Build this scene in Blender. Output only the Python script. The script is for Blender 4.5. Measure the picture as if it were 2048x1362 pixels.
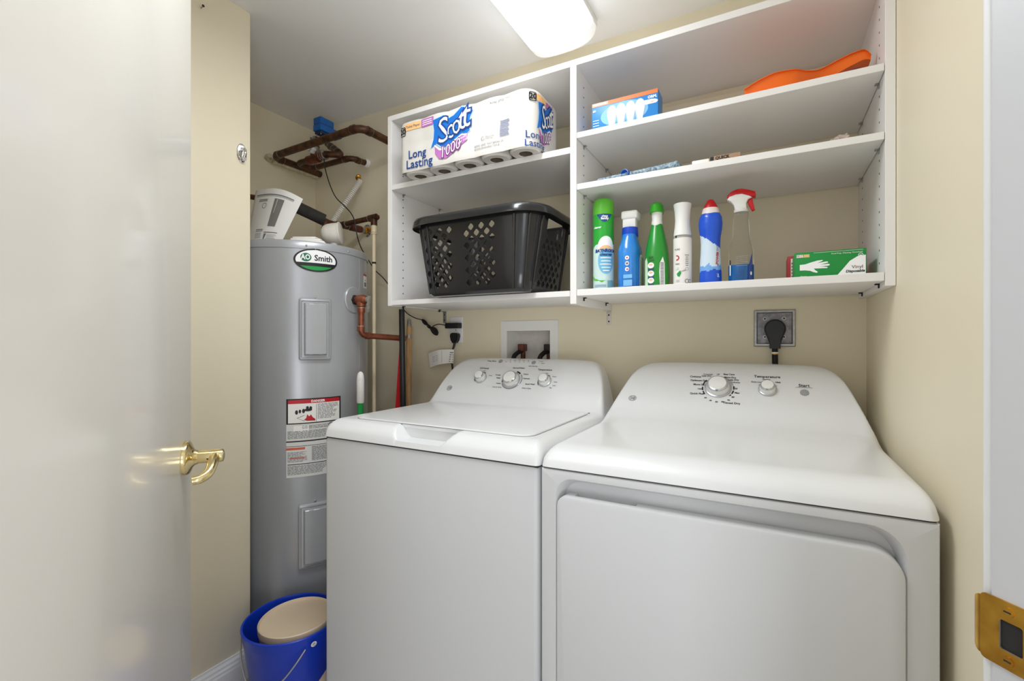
import bpy, bmesh, math, random
from mathutils import Vector, Matrix, noise
from mathutils.geometry import delaunay_2d_cdt

random.seed(7)
scene = bpy.context.scene
for o in list(bpy.data.objects):
    bpy.data.objects.remove(o)
col = scene.collection

# ---------------------------------------------------------------- camera
YAW = math.radians(28.76); FPX = 936.0; CAMZ = 1.14
cs, sn = math.cos(YAW), math.sin(YAW)
cam_d = bpy.data.cameras.new('camera'); cam = bpy.data.objects.new('camera', cam_d); col.objects.link(cam)
cam.location = (0, 0, CAMZ); cam.rotation_euler = (math.pi / 2, 0, YAW)
cam_d.sensor_width = 36; cam_d.lens = 36 * FPX / 2048; cam_d.shift_y = 1.2 / 2048
cam_d.clip_start = 0.02
scene.camera = cam

# ---------------------------------------------------------------- look, world, lights
scene.view_settings.view_transform = 'Standard'; scene.view_settings.look = 'None'
scene.view_settings.gamma = 1; scene.view_settings.use_curve_mapping = False
scene.view_settings.exposure = 0.49
scene.cycles.use_denoising = True
scene.cycles.max_bounces = 10; scene.cycles.diffuse_bounces = 8
scene.cycles.sample_clamp_indirect = 4
world = bpy.data.worlds.new('hall_ambient'); scene.world = world; world.use_nodes = True
bg = world.node_tree.nodes['Background']; bg.inputs[0].default_value = (0.96, 0.98, 1, 1); bg.inputs[1].default_value = 0.6

def area(name, loc, target, sx, sy, power, color=(1, 1, 1)):
    d = bpy.data.lights.new(name, 'AREA'); d.shape = 'RECTANGLE'; d.size = sx; d.size_y = sy
    d.energy = power; d.color = color
    o = bpy.data.objects.new(name, d); col.objects.link(o); o.location = loc
    o.rotation_euler = (Vector(target) - Vector(loc)).to_track_quat('-Z', 'Y').to_euler()
    return o
area('hall_fill', (1.4, -1.5, 1.8), (-1.4, 1.3, 1.5), 0.7, 0.7, 4, (0.95, 0.98, 1))  # added fill light out of view, brightens the alcove through the doorway
area('hall_upward_fill', (1.2, -1.4, 0.35), (-1.2, 1.3, 2.3), 0.9, 0.9, 13, (0.93, 0.97, 1))  # added unseen fill aimed upward, lifts the ceiling and shelf undersides
LAMP = 1.9; LAMP_W = 7.2          # strength of the ceiling fixture's diffuser

# ---------------------------------------------------------------- pixel -> point on a plane of the room
def ray(x, y):
    a = (x - 1024) / FPX; b = (682.2 - y) / FPX
    return Vector((-sn + a * cs, cs + a * sn, b))
def PY(x, y, Y):
    r = ray(x, y); r *= Y / r.y; return r + Vector((0, 0, CAMZ))
def PX(x, y, X):
    r = ray(x, y); r *= X / r.x; return r + Vector((0, 0, CAMZ))
def PZ(x, y, Z):
    r = ray(x, y); r *= (Z - CAMZ) / r.z; return r + Vector((0, 0, CAMZ))
def PD(x, y, d):
    return ray(x, y) * d + Vector((0, 0, CAMZ))

# ---------------------------------------------------------------- materials
def lin(c):
    r = []
    for v in c[:3]:
        v /= 255.0
        r.append(v / 12.92 if v <= 0.04045 else ((v + 0.055) / 1.055) ** 2.4)
    return (*r, 1)
MATS = {}
def mat(name, c, rough=0.5, metal=0.0, coat=0.0, var=0.0, scale=8.0, bump=0.0, bscale=60.0, c2=None, trans=0.0, ior=1.45, emit=0.0, spec=None, stretch=None):
    if name in MATS: return MATS[name]
    m = bpy.data.materials.new(name); m.use_nodes = True
    nt = m.node_tree; p = nt.nodes['Principled BSDF']
    p.inputs['Base Color'].default_value = lin(c); p.inputs['Roughness'].default_value = rough
    p.inputs['Metallic'].default_value = metal; p.inputs['Coat Weight'].default_value = coat
    p.inputs['Coat Roughness'].default_value = 0.08
    p.inputs['Transmission Weight'].default_value = trans; p.inputs['IOR'].default_value = ior
    if spec is not None: p.inputs['Specular IOR Level'].default_value = spec
    if emit:
        p.inputs['Emission Color'].default_value = lin(c); p.inputs['Emission Strength'].default_value = emit
    tc = nt.nodes.new('ShaderNodeTexCoord'); src = tc.outputs['Object']
    if stretch:
        mp = nt.nodes.new('ShaderNodeMapping'); mp.inputs['Scale'].default_value = stretch
        nt.links.new(src, mp.inputs[0]); src = mp.outputs[0]
    if var or c2:
        n = nt.nodes.new('ShaderNodeTexNoise'); n.inputs['Scale'].default_value = scale; n.inputs['Detail'].default_value = 6
        nt.links.new(src, n.inputs['Vector'])
        r = nt.nodes.new('ShaderNodeValToRGB')
        a = lin(c); b = lin(c2) if c2 else tuple(min(1, v * (1 - var)) for v in a[:3]) + (1,)
        r.color_ramp.elements[0].color = a; r.color_ramp.elements[1].color = b
        r.color_ramp.elements[0].position = 0.35; r.color_ramp.elements[1].position = 0.68
        nt.links.new(n.outputs['Fac'], r.inputs[0]); nt.links.new(r.outputs[0], p.inputs['Base Color'])
    if bump:
        n = nt.nodes.new('ShaderNodeTexNoise'); n.inputs['Scale'].default_value = bscale; n.inputs['Detail'].default_value = 4
        nt.links.new(src, n.inputs['Vector'])
        b = nt.nodes.new('ShaderNodeBump'); b.inputs['Strength'].default_value = bump; b.inputs['Distance'].default_value = 0.002
        nt.links.new(n.outputs['Fac'], b.inputs['Height']); nt.links.new(b.outputs[0], p.inputs['Normal'])
    MATS[name] = m; return m

WALL = mat('cream_wall_paint', (233, 223, 198), 0.5, var=0.03, scale=2.5, bump=0.06, bscale=220)
CEIL = mat('white_ceiling_paint', (242, 242, 244), 0.7, bump=0.05, bscale=250)
FLOOR = mat('grey_vinyl_floor', (206, 201, 194), 0.5, var=0.1, scale=6)
DOORP = mat('door_white_gloss_paint', (232, 227, 219), 0.22, coat=0.2, bump=0.05, bscale=30)
JAMBP = mat('jamb_white_paint', (202, 202, 204), 0.35, bump=0.04, bscale=60)
TRIMP = mat('trim_white_paint', (226, 226, 226), 0.35)
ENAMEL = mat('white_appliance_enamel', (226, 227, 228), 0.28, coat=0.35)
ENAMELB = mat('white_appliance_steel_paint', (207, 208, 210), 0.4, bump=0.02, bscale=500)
MELA = mat('white_melamine', (232, 230, 228), 0.42)
HOLE = mat('dark_hole', (38, 36, 34), 0.8)
GAP = mat('dark_grey_gap', (60, 60, 62), 0.7)
TANKM = mat('grey_tank_paint', (172, 174, 178), 0.32, metal=0.25, coat=0.1)
COPPER = mat('aged_copper', (104, 68, 46), 0.42, metal=0.45, c2=(58, 42, 32), scale=36)
COPPERN = mat('newer_copper', (158, 92, 66), 0.38, metal=0.6, c2=(118, 66, 48), scale=30)
SOLDER = mat('solder_grey', (178, 172, 162), 0.4, metal=0.5, var=0.4, scale=60)
STEEL = mat('galvanised_steel', (178, 178, 176), 0.35, metal=0.8, var=0.25, scale=90)
CHROME = mat('chrome', (225, 225, 225), 0.1, metal=1.0)
BRASS = mat('polished_brass', (236, 216, 162), 0.16, metal=1.0)
BRASSD = mat('tarnished_brass', (226, 176, 76), 0.26, metal=1.0, c2=(180, 130, 50), scale=40)
CPVC = mat('cream_plastic_pipe', (232, 216, 184), 0.4)
BLACKP = mat('black_plastic', (26, 26, 28), 0.35)
BLACKG = mat('black_glossy_plastic', (33, 33, 35), 0.22, coat=0.3)
RUBBER = mat('black_rubber', (22, 21, 22), 0.6)
FOAM = mat('charcoal_foam_insulation', (62, 58, 56), 0.9, var=0.3, scale=50, bump=0.4, bscale=120)
WHITEP = mat('white_plastic', (235, 235, 232), 0.35)
IVORY = mat('white_wrap_plastic', (226, 220, 210), 0.5, var=0.12, scale=14, bump=0.3, bscale=30)
PAPER = mat('white_paper', (238, 236, 232), 0.75)
BLUEA = mat('blue_actuator_plastic', (22, 98, 178), 0.4)
BLUEAD = mat('navy_actuator_base', (30, 52, 88), 0.45)
BUCKET = mat('blue_bucket_plastic', (16, 58, 190), 0.32, coat=0.1)
BEIGE = mat('beige_plastic', (226, 206, 180), 0.45)
INK = mat('black_ink', (28, 28, 30), 0.5)
GREYINK = mat('grey_ink', (120, 122, 126), 0.55)
LGREYINK = mat('light_grey_ink', (165, 165, 168), 0.55)
REDINK = mat('red_ink', (190, 26, 40), 0.45)
WINK = mat('white_ink', (245, 245, 245), 0.45)
GREENINK = mat('green_ink', (28, 150, 70), 0.4)
SILVERP = mat('silver_knob_plastic', (196, 198, 202), 0.25, metal=0.6)
GREYB = mat('grey_button', (156, 158, 160), 0.4)
WOOD = mat('worn_wood_handle', (190, 140, 88), 0.5, c2=(214, 178, 128), scale=10, stretch=(6, 6, 0.6))

# ---------------------------------------------------------------- mesh builder
class MB:
    def __init__(s): s.v = []; s.f = []; s.m = []; s.mats = []; s.cur = 0
    def use(s, m):
        if m not in s.mats: s.mats.append(m)
        s.cur = s.mats.index(m); return s
    def add(s, vs, fs):
        o = len(s.v); s.v += [Vector(v) for v in vs]
        for f in fs: s.f.append([i + o for i in f]); s.m.append(s.cur)
        return s
    def frombm(s, bm, M=None):
        bm.verts.ensure_lookup_table(); bm.verts.index_update()
        s.add([(M @ v.co) if M else v.co.copy() for v in bm.verts], [[v.index for v in f.verts] for f in bm.faces]); bm.free(); return s
    def box(s, x0, x1, y0, y1, z0, z1, bev=0.0, seg=2, M=None):
        bm = bmesh.new(); bmesh.ops.create_cube(bm, size=1)
        for v in bm.verts:
            v.co = Vector(((x0 + x1) / 2 + v.co.x * (x1 - x0), (y0 + y1) / 2 + v.co.y * (y1 - y0), (z0 + z1) / 2 + v.co.z * (z1 - z0)))
        if bev: bmesh.ops.bevel(bm, geom=bm.edges[:], offset=bev, segments=seg, profile=0.5, affect='EDGES')
        return s.frombm(bm, M)
    def tube(s, pts, r, n=14, caps=True):
        pts = [Vector(p) for p in pts]; N = len(pts)
        rr = r if isinstance(r, (list, tuple)) else [r] * N
        t0 = (pts[1] - pts[0]).normalized()
        u = t0.orthogonal().normalized(); vs = []
        pt = t0
        for i, p in enumerate(pts):
            t = (pts[min(i + 1, N - 1)] - pts[max(i - 1, 0)]).normalized()
            q = pt.rotation_difference(t); u = q @ u; u = (u - t * u.dot(t)).normalized(); pt = t
            w = t.cross(u)
            for k in range(n):
                a = 2 * math.pi * k / n; vs.append(p + (u * math.cos(a) + w * math.sin(a)) * rr[i])
        fs = [[i * n + k, i * n + (k + 1) % n, (i + 1) * n + (k + 1) % n, (i + 1) * n + k] for i in range(N - 1) for k in range(n)]
        if caps: fs += [list(range(n))[::-1], [(N - 1) * n + k for k in range(n)]]
        return s.add(vs, fs)
    def lathe(s, prof, c=(0, 0, 0), axis=(0, 0, 1), n=36, sx=1, sy=1, ex=2.0, up=None, caps=True, lean=None):
        ax = Vector(axis).normalized(); c = Vector(c)
        u = Vector(up) if up else (Vector((1, 0, 0)) if abs(ax.z) > 0.9 else Vector((0, 0, 1)).cross(ax))
        u = (u - ax * u.dot(ax)).normalized(); w = ax.cross(u); vs = []
        for (r, h) in prof:
            for k in range(n):
                a = 2 * math.pi * k / n; ca, sa = math.cos(a), math.sin(a)
                if ex != 2: ca = math.copysign(abs(ca) ** (2 / ex), ca); sa = math.copysign(abs(sa) ** (2 / ex), sa)
                vs.append(c + u * (ca * r * sx) + w * (sa * r * sy) + ax * h)
        N = len(prof)
        fs = [[i * n + k, i * n + (k + 1) % n, (i + 1) * n + (k + 1) % n, (i + 1) * n + k] for i in range(N - 1) for k in range(n)]
        if caps: fs += [list(range(n))[::-1], [(N - 1) * n + k for k in range(n)]]
        return s.add(vs, fs)
    def disc(s, c, nrm, r, th=0.001, n=24, sy=1.0, up=None):
        return s.lathe([(r, 0), (r, th)], c, nrm, n, 1, sy, up=up)
    def grid(s, fn, nu, nv, flip=False):
        vs = [fn(i / nu, j / nv) for j in range(nv + 1) for i in range(nu + 1)]
        fs = []
        for j in range(nv):
            for i in range(nu):
                q = [j * (nu + 1) + i, j * (nu + 1) + i + 1, (j + 1) * (nu + 1) + i + 1, (j + 1) * (nu + 1) + i]
                fs.append(q[::-1] if flip else q)
        return s.add(vs, fs)
    def sheet(s, fn, nu, nv, th):
        """solid sheet: fn(u,v) front surface, th vector or function offset for the back"""
        F = [[fn(i / nu, j / nv) for i in range(nu + 1)] for j in range(nv + 1)]
        off = th if callable(th) else (lambda u, v: Vector(th))
        B = [[F[j][i] + off(i / nu, j / nv) for i in range(nu + 1)] for j in range(nv + 1)]
        W = nu + 1; n = W * (nv + 1)
        vs = [p for r in F for p in r] + [p for r in B for p in r]; fs = []
        for j in range(nv):
            for i in range(nu):
                q = [j * W + i, j * W + i + 1, (j + 1) * W + i + 1, (j + 1) * W + i]
                fs.append(q); fs.append([n + k for k in q[::-1]])
        rim = [i for i in range(W)] + [j * W + nu for j in range(1, nv + 1)] + [nv * W + i for i in range(nu - 1, -1, -1)] + [j * W for j in range(nv - 1, 0, -1)]
        for a, b in zip(rim, rim[1:] + rim[:1]): fs.append([b, a, n + a, n + b])
        return s.add(vs, fs)
    def prism(s, poly, fn, h0, h1):
        """poly in (u,v); fn(u,v,h) -> point"""
        n = len(poly)
        vs = [fn(u, v, h0) for u, v in poly] + [fn(u, v, h1) for u, v in poly]
        fs = [list(range(n))[::-1], [n + i for i in range(n)]] + [[i, (i + 1) % n, n + (i + 1) % n, n + i] for i in range(n)]
        return s.add(vs, fs)
    def flat(s, poly, fn, h=0.0008, cuts=0, holes=()):
        """a printed patch: 2-D polygon triangulated and laid on a surface fn(u,v,h)"""
        pts = [Vector(p) for p in poly]; edges = [(i, (i + 1) % len(poly)) for i in range(len(poly))]
        if cuts:
            us = [p[0] for p in poly]; vs_ = [p[1] for p in poly]
            for i in range(1, cuts):
                for j in range(0, cuts + 1):
                    q = Vector((min(us) + (max(us) - min(us)) * i / cuts, min(vs_) + (max(vs_) - min(vs_)) * j / cuts)); pts.append(q)
        for h_ in holes:
            o = len(pts); pts += [Vector(p) for p in h_]; edges += [(o + i, o + (i + 1) % len(h_)) for i in range(len(h_))]
        r = delaunay_2d_cdt(pts, edges, [], 2 if holes else 1, 1e-7)
        P, T = r[0], r[2]
        keep = []
        for t in T:
            cx = sum(P[i].x for i in t) / len(t); cy = sum(P[i].y for i in t) / len(t)
            if inside(poly, cx, cy) and not any(inside(h_, cx, cy) for h_ in holes): keep.append(list(t))
        return s.add([fn(p.x, p.y, h) for p in P], keep)
    def text(s, txt, size, fn, h=0.001, align='CENTER', u=0.0, v=0.0, bold=0.0, shear=0.0, rot=0.0, sx=1.0, res=2):
        V, F = glyphs(txt, size, align, bold, shear, res)
        cr, sr = math.cos(rot), math.sin(rot)
        return s.add([fn(u + (p.x * sx) * cr - p.y * sr, v + (p.x * sx) * sr + p.y * cr, h) for p in V], F)
    def build(s, name, m=None, parent=None, angle=35, smooth=True):
        me = bpy.data.meshes.new(name)
        loc = parent.matrix_world.translation if parent else Vector((0, 0, 0))
        loc = parent['_o'] if parent and '_o' in parent else loc
        loc = Vector(loc)
        me.from_pydata([v - loc for v in s.v], [], s.f)
        if s.mats:
            for x in s.mats: me.materials.append(x)
            me.polygons.foreach_set('material_index', s.m)
        elif m: me.materials.append(m)
        bm = bmesh.new(); bm.from_mesh(me); bmesh.ops.remove_doubles(bm, verts=bm.verts, dist=1e-6)
        bmesh.ops.recalc_face_normals(bm, faces=bm.faces); bm.to_mesh(me); bm.free()
        if smooth:
            for p in me.polygons: p.use_smooth = True
            me.set_sharp_from_angle(angle=math.radians(angle))
        o = bpy.data.objects.new(name, me); col.objects.link(o)
        if parent: o.parent = parent; o['_o'] = loc[:]
        return o

def inside(poly, x, y):
    c = False; n = len(poly)
    for i in range(n):
        x1, y1 = poly[i][0], poly[i][1]; x2, y2 = poly[i - 1][0], poly[i - 1][1]
        if (y1 > y) != (y2 > y) and x < (x2 - x1) * (y - y1) / (y2 - y1) + x1: c = not c
    return c
GL = {}
def glyphs(txt, size, align, bold, shear, res):
    k = (txt, size, align, bold, shear, res)
    if k in GL: return GL[k]
    cu = bpy.data.curves.new('txt', 'FONT'); cu.body = txt; cu.size = size; cu.align_x = align; cu.align_y = 'CENTER'
    cu.offset = bold; cu.shear = shear; cu.resolution_u = res; cu.fill_mode = 'FRONT'
    o = bpy.data.objects.new('txt', cu); col.objects.link(o)
    me = bpy.data.meshes.new_from_object(o.evaluated_get(bpy.context.evaluated_depsgraph_get()))
    V = [v.co.copy() for v in me.vertices]; F = [list(p.vertices) for p in me.polygons]
    bpy.data.objects.remove(o); bpy.data.curves.remove(cu); bpy.data.meshes.remove(me)
    GL[k] = (V, F); return GL[k]

def thing(name, label, cat, loc=(0, 0, 0), group=None, kind=None):
    o = bpy.data.objects.new(name, None); o.empty_display_size = 0.05; col.objects.link(o); o.location = loc
    o['_o'] = tuple(loc)
    if label: o['label'] = label
    if cat: o['category'] = cat
    if group: o['group'] = group
    if kind: o['kind'] = kind
    return o
def tag(o, label, cat, group=None):
    o['label'] = label; o['category'] = cat
    if group: o['group'] = group
    return o
def struct(o): o['kind'] = 'structure'; return o
def plane(o, U, V, N=None):
    o, U, V = Vector(o), Vector(U).normalized(), Vector(V).normalized(); N = Vector(N) if N else U.cross(V)
    return lambda u, v, h: o + U * u + V * v + N * h
def rrect(x0, x1, y0, y1, r, n=5):
    rs = r if isinstance(r, (list, tuple)) else [r] * 4    # bl, br, tr, tl
    out = []
    for (cx, cy, a0, rr) in ((x0 + rs[0], y0 + rs[0], 180, rs[0]), (x1 - rs[1], y0 + rs[1], 270, rs[1]), (x1 - rs[2], y1 - rs[2], 0, rs[2]), (x0 + rs[3], y1 - rs[3], 90, rs[3])):
        for k in range(n + 1):
            a = math.radians(a0 + 90 * k / n); out.append((cx + rr * math.cos(a), cy + rr * math.sin(a)))
    return out
def ell(cx, cy, a, b, n=28, t0=0, t1=360):
    full = abs(t1 - t0) >= 360
    return [(cx + a * math.cos(math.radians(t0 + (t1 - t0) * k / (n if full else n - 1))), cy + b * math.sin(math.radians(t0 + (t1 - t0) * k / (n if full else n - 1)))) for k in range(n)]
def rect(x0, x1, y0, y1): return [(x0, y0), (x1, y0), (x1, y1), (x0, y1)]
def arcband(r0, r1, a0, a1, n=10, cx=0, cy=0):
    o = [(cx + r1 * math.cos(math.radians(a0 + (a1 - a0) * k / n)), cy + r1 * math.sin(math.radians(a0 + (a1 - a0) * k / n))) for k in range(n + 1)]
    i = [(cx + r0 * math.cos(math.radians(a0 + (a1 - a0) * k / n)), cy + r0 * math.sin(math.radians(a0 + (a1 - a0) * k / n))) for k in range(n + 1)]
    return o + i[::-1]
def bend(pts, rad, n=6):
    pts = [Vector(p) for p in pts]; out = [pts[0]]
    for a, b, c in zip(pts, pts[1:], pts[2:]):
        d1 = (a - b); d2 = (c - b); r = min(rad, d1.length * 0.49, d2.length * 0.49)
        p0 = b + d1.normalized() * r; p2 = b + d2.normalized() * r
        for k in range(n + 1):
            t = k / n; out.append(p0 * (1 - t) ** 2 + b * 2 * t * (1 - t) + p2 * t * t)
    out.append(pts[-1]); return out
def spline(pts, n=8):
    pts = [Vector(p) for p in pts]; P = [pts[0] * 2 - pts[1]] + pts + [pts[-1] * 2 - pts[-2]]; out = []
    for i in range(1, len(P) - 2):
        for k in range(n):
            t = k / n; a, b, c, d = P[i - 1:i + 3]
            out.append(0.5 * ((2 * b) + (c - a) * t + (2 * a - 5 * b + 4 * c - d) * t * t + (3 * b - a - 3 * c + d) * t ** 3))
    out.append(pts[-1]); return out
def interp(tab, x):
    if x <= tab[0][0]: return tab[0][1]
    for (a, p), (b, q) in zip(tab, tab[1:]):
        if x <= b:
            t = (x - a) / (b - a); return p + (q - p) * t
    return tab[-1][1]
def sinterp(tab, x):
    """smooth (monotone-ish Hermite) table"""
    n = len(tab)
    if x <= tab[0][0]: return tab[0][1]
    if x >= tab[-1][0]: return tab[-1][1]
    def slope(i):
        if i == 0: return (tab[1][1] - tab[0][1]) / (tab[1][0] - tab[0][0])
        if i == n - 1: return (tab[-1][1] - tab[-2][1]) / (tab[-1][0] - tab[-2][0])
        d0 = (tab[i][1] - tab[i - 1][1]) / (tab[i][0] - tab[i - 1][0]); d1 = (tab[i + 1][1] - tab[i][1]) / (tab[i + 1][0] - tab[i][0])
        return 0 if d0 * d1 <= 0 else 2 * d0 * d1 / (d0 + d1)
    for i in range(n - 1):
        a, p = tab[i]; b, q = tab[i + 1]
        if x <= b:
            h = b - a; t = (x - a) / h; m0, m1 = slope(i) * h, slope(i + 1) * h
            return (2 * t ** 3 - 3 * t * t + 1) * p + (t ** 3 - 2 * t * t + t) * m0 + (-2 * t ** 3 + 3 * t * t) * q + (t ** 3 - t * t) * m1
Z3 = Vector((0, 0, 1))

# ================================================================ ROOM
D = 1.70; XR = 0.2505; XS = -1.56; YS = 0.977; XA = -2.14; ZC = 2.266; SW = 0.12
HX0, HX1, HZ0, HZ1 = -0.957, -0.757, 1.045, 1.184        # opening of the washer valve box
b = MB()
for x0, x1, z0, z1 in ((XA - 0.1, HX0, 0, ZC), (HX1, XR + 0.1, 0, ZC), (HX0, HX1, 0, HZ0), (HX0, HX1, HZ1, ZC)):
    b.box(x0, x1, D, D + 0.12, z0, z1)
struct(b.build('wall_back', WALL))
struct(MB().box(XR, XR + 0.12, 0.55, D + 0.12, 0, ZC).build('wall_right', WALL))
struct(MB().box(XS - SW, XS, -1.0, YS, 0, ZC, 0.004).build('wall_left', WALL))
struct(MB().box(XA - 0.1, XA, 0.75, D + 0.12, 0, ZC).build('wall_alcove', WALL))
struct(MB().box(XA, XS - SW, 0.75, 0.85, 0, ZC).build('wall_alcove_front', WALL))
struct(MB().box(XA - 0.1, XR + 0.12, -1.0, D + 0.12, -0.1, 0).build('floor', FLOOR))
struct(MB().box(XA - 0.1, XR + 0.12, -1.0, D + 0.12, ZC, ZC + 0.1).build('ceiling', CEIL))
# doorway set across the corner: T into the room, W along the opening
T2 = Vector((-0.636, 0.7717, 0)); W2 = Vector((0.7717, 0.636, 0))
EJ = Vector((0.1690, 0.5585, 0)); HG = EJ - W2 * 0.81
def door_map(o): return lambda w, t, z: o + W2 * w + T2 * t + Z3 * z
dm = door_map(EJ)
def dbox(b, w0, w1, t0, t1, z0, z1, bev=0.0):
    M = Matrix((( W2.x, T2.x, 0, EJ.x), (W2.y, T2.y, 0, EJ.y), (0, 0, 1, 0), (0, 0, 0, 1)))
    return b.box(w0, w1, t0, t1, z0, z1, bev, 3, M)
b = MB(); dbox(b, 0.02, 0.098, -0.13, 0, 0, ZC)
dbox(b, -2.35, -0.832, -0.13, 0, 0, ZC); dbox(b, -0.832, 0.02, -0.13, 0, 2.05, ZC)
struct(b.build('wall_front', WALL))
jamb = struct(dbox(MB(), 0, 0.02, -0.135, 0.0, 0, 2.05, 0.0025).build('trim_1', JAMBP))
b = MB(); dbox(b, -0.83, -0.81, -0.135, 0, 0, 2.05, 0.002); dbox(b, -0.81, 0, -0.135, 0, 2.03, 2.05, 0.002); struct(b.build('trim_2', JAMBP))
b = MB(); dbox(b, 0.004, 0.06, 0, 0.009, 0, 2.09, 0.003); struct(b.build('trim_3', TRIMP))
b = MB(); dbox(b, -0.87, -0.814, 0, 0.009, 0, 2.09, 0.003); dbox(b, -0.814, 0.004, 0, 0.009, 2.034, 2.09, 0.003); struct(b.build('trim_4', TRIMP))
# strike plate on the right jamb
fm = lambda u, v, h: EJ + T2 * u - W2 * h + Z3 * v       # face of the jamb: u into the room
zs = 0.891
b = MB(); b.use(BRASSD)
outl = rrect(-0.032, 0.006, zs - 0.0285, zs + 0.0285, 0.004)
hole = rrect(-0.024, -0.008, zs - 0.013, zs + 0.012, 0.002)
b.flat(outl, fm, 0.0018, holes=[hole])
n = len(outl)
b.add([fm(u, v, 0.0018) for u, v in outl] + [fm(u, v, 0.0) for u, v in outl], [[i, (i + 1) % n, n + (i + 1) % n, n + i] for i in range(n)])
def lip(u, v):
    a = u * 1.25; return fm(0.0055 + 0.009 * math.sin(a), zs - 0.0255 + 0.051 * v + 0.010 * (v - 0.5) * -2 * u * u, 0.0018 - 0.009 * (1 - math.cos(a)))
b.sheet(lip, 8, 6, lambda u, v: W2 * 0.0014)
b.use(HOLE); b.flat(hole, fm, 0.0004)
for dz in (-0.021, 0.0205):
    b.use(BRASSD); b.disc(fm(-0.014, zs + dz, 0.0018), -W2, 0.0042, 0.0009, 16)
    b.use(HOLE); b.prism(rect(-0.0165, -0.0115, zs + dz - 0.0006, zs + dz + 0.0006), fm, 0.0024, 0.0029)
o = b.build('strike_plate', None, jamb); o['label'] = 'brass latch plate screwed to the jamb'

# the door, swung in against the left
HGp = Vector((-0.455, 0.043, 0)); ED = Vector((-1.072, 0.5416, 0)); DD = (ED - HGp).normalized(); DN = Vector((-DD.y, DD.x, 0)) * -1
if DN.dot(Vector((0.6, 0.8, 0))) < 0: DN = -DN
Md = Matrix(((DD.x, DN.x, 0, HGp.x), (DD.y, DN.y, 0, HGp.y), (0, 0, 1, 0), (0, 0, 0, 1)))
L = (ED - HGp).length
door = struct(MB().box(0.0, L, -0.035, 0, 0.012, 2.02, 0.002, 2, Md).build('door_1', DOORP))
kb = ED - DD * 0.054 + Z3 * 0.905
hb = MB(); hb.use(BRASS)
hb.lathe([(0.034, 0), (0.034, 0.006), (0.0325, 0.009), (0.028, 0.0115), (0.021, 0.014), (0.016, 0.018), (0.0135, 0.024)], kb, DN, 40)
hb.lathe([(0.0125, 0.02), (0.0132, 0.022), (0.0132, 0.064), (0.0122, 0.0675), (0.009, 0.069)], kb, DN, 32)
K = kb + DN * 0.054
lev = spline([K + DD * 0.004, K - DD * 0.018 - Z3 * 0.004, K - DD * 0.038 - Z3 * 0.012, K - DD * 0.054 - Z3 * 0.022 - DN * 0.003, K - DD * 0.064 - Z3 * 0.029 - DN * 0.014, K - DD * 0.066 - Z3 * 0.031 - DN * 0.026], 6)
hb.tube(lev, [0.0105 - 0.0025 * i / len(lev) for i in range(len(lev))], 16)
hb.use(HOLE); hb.disc(kb + DN * 0.042 - DD * 0.0122 - Z3 * 0.003, -DD, 0.0016, 0.001, 12)
hb.build('door_handle', None, door)['label'] = 'polished brass lever handle'

# baseboard along the left wall
prof = [(0, 0), (0.015, 0), (0.015, 0.058), (0.0125, 0.064), (0.0125, 0.07), (0.009, 0.076), (0.0085, 0.083), (0.0045, 0.09), (0.004, 0.097), (0, 0.097)]
b = MB()
b.prism(prof, lambda u, v, h: Vector((XS + u, h, v)), -0.86, YS + 0.014)
b.prism(prof, lambda u, v, h: Vector((XS - h, YS + u, v)), -0.014, SW)
struct(b.build('baseboard_left', TRIMP, angle=20))

# ================================================================ ceiling light
lt = thing('ceiling_light', 'long white wraparound fluorescent fixture with frosted lens on ceiling', 'light', (-0.65, 0.97, ZC))
LX0, LX1, LY0, LY1 = -0.776, -0.529, 0.37, 1.583
MB().box(LX0 + 0.012, LX1 - 0.012, LY0 + 0.004, LY1 - 0.004, ZC - 0.03, ZC, 0.004).build('housing', mat('fixture_white_metal', (236, 236, 236), 0.4), lt)
LENS = mat('frosted_lens_lit', (247, 251, 255), 0.35, emit=LAMP)
b = MB(); cxl, hwl = (LX0 + LX1) / 2, (LX1 - LX0) / 2
pr = []
for k in range(25):
    a = math.pi * k / 24; e = 3.0
    x = math.copysign(abs(math.cos(a)) ** (2 / e), math.cos(a)) * hwl; z = abs(math.sin(a)) ** (2 / e) * 0.072
    pr.append((cxl + x, ZC - 0.012 - z))
rows = [(LY0, 0.9), (LY0 + 0.004, 0.97), (LY0 + 0.012, 1.0), (LY1 - 0.05, 1.0)]
rows2 = [(LY1 - 0.0495, 1.004), (LY1 - 0.012, 1.0), (LY1 - 0.004, 0.97), (LY1, 0.9)]
vs = []; fs = []
for (y, kk) in rows: vs += [Vector((cxl + (x - cxl) * (0.5 + kk * 0.5), y, ZC - 0.012 + (z - ZC + 0.012) * kk)) for x, z in pr]
n = len(pr)
for j in range(len(rows) - 1): fs += [[j * n + i, j * n + i + 1, (j + 1) * n + i + 1, (j + 1) * n + i] for i in range(n - 1)]
fs += [list(range(n))[::-1], [(len(rows) - 1) * n + i for i in range(n)]]
lg = area('tube_light', ((LX0 + LX1) / 2, 0.70, ZC - 0.087), ((LX0 + LX1) / 2, 0.70, 0), 0.20, 0.66, LAMP_W, (0.92, 0.965, 1.0))
lg.rotation_euler = (0, 0, 0); lg.parent = lt; lg.matrix_parent_inverse = Matrix.Translation(lt.location).inverted()
b.add(vs, fs); b.build('lens', LENS, lt, 50)['label'] = 'frosted translucent lens, lit'
b = MB(); vs = []; fs = []
for (y, kk) in rows2: vs += [Vector((cxl + (x - cxl) * (0.5 + kk * 0.5), y, ZC - 0.012 + (z - ZC + 0.012) * kk)) for x, z in pr]
for j in range(len(rows2) - 1): fs += [[j * n + i, j * n + i + 1, (j + 1) * n + i + 1, (j + 1) * n + i] for i in range(n - 1)]
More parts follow.
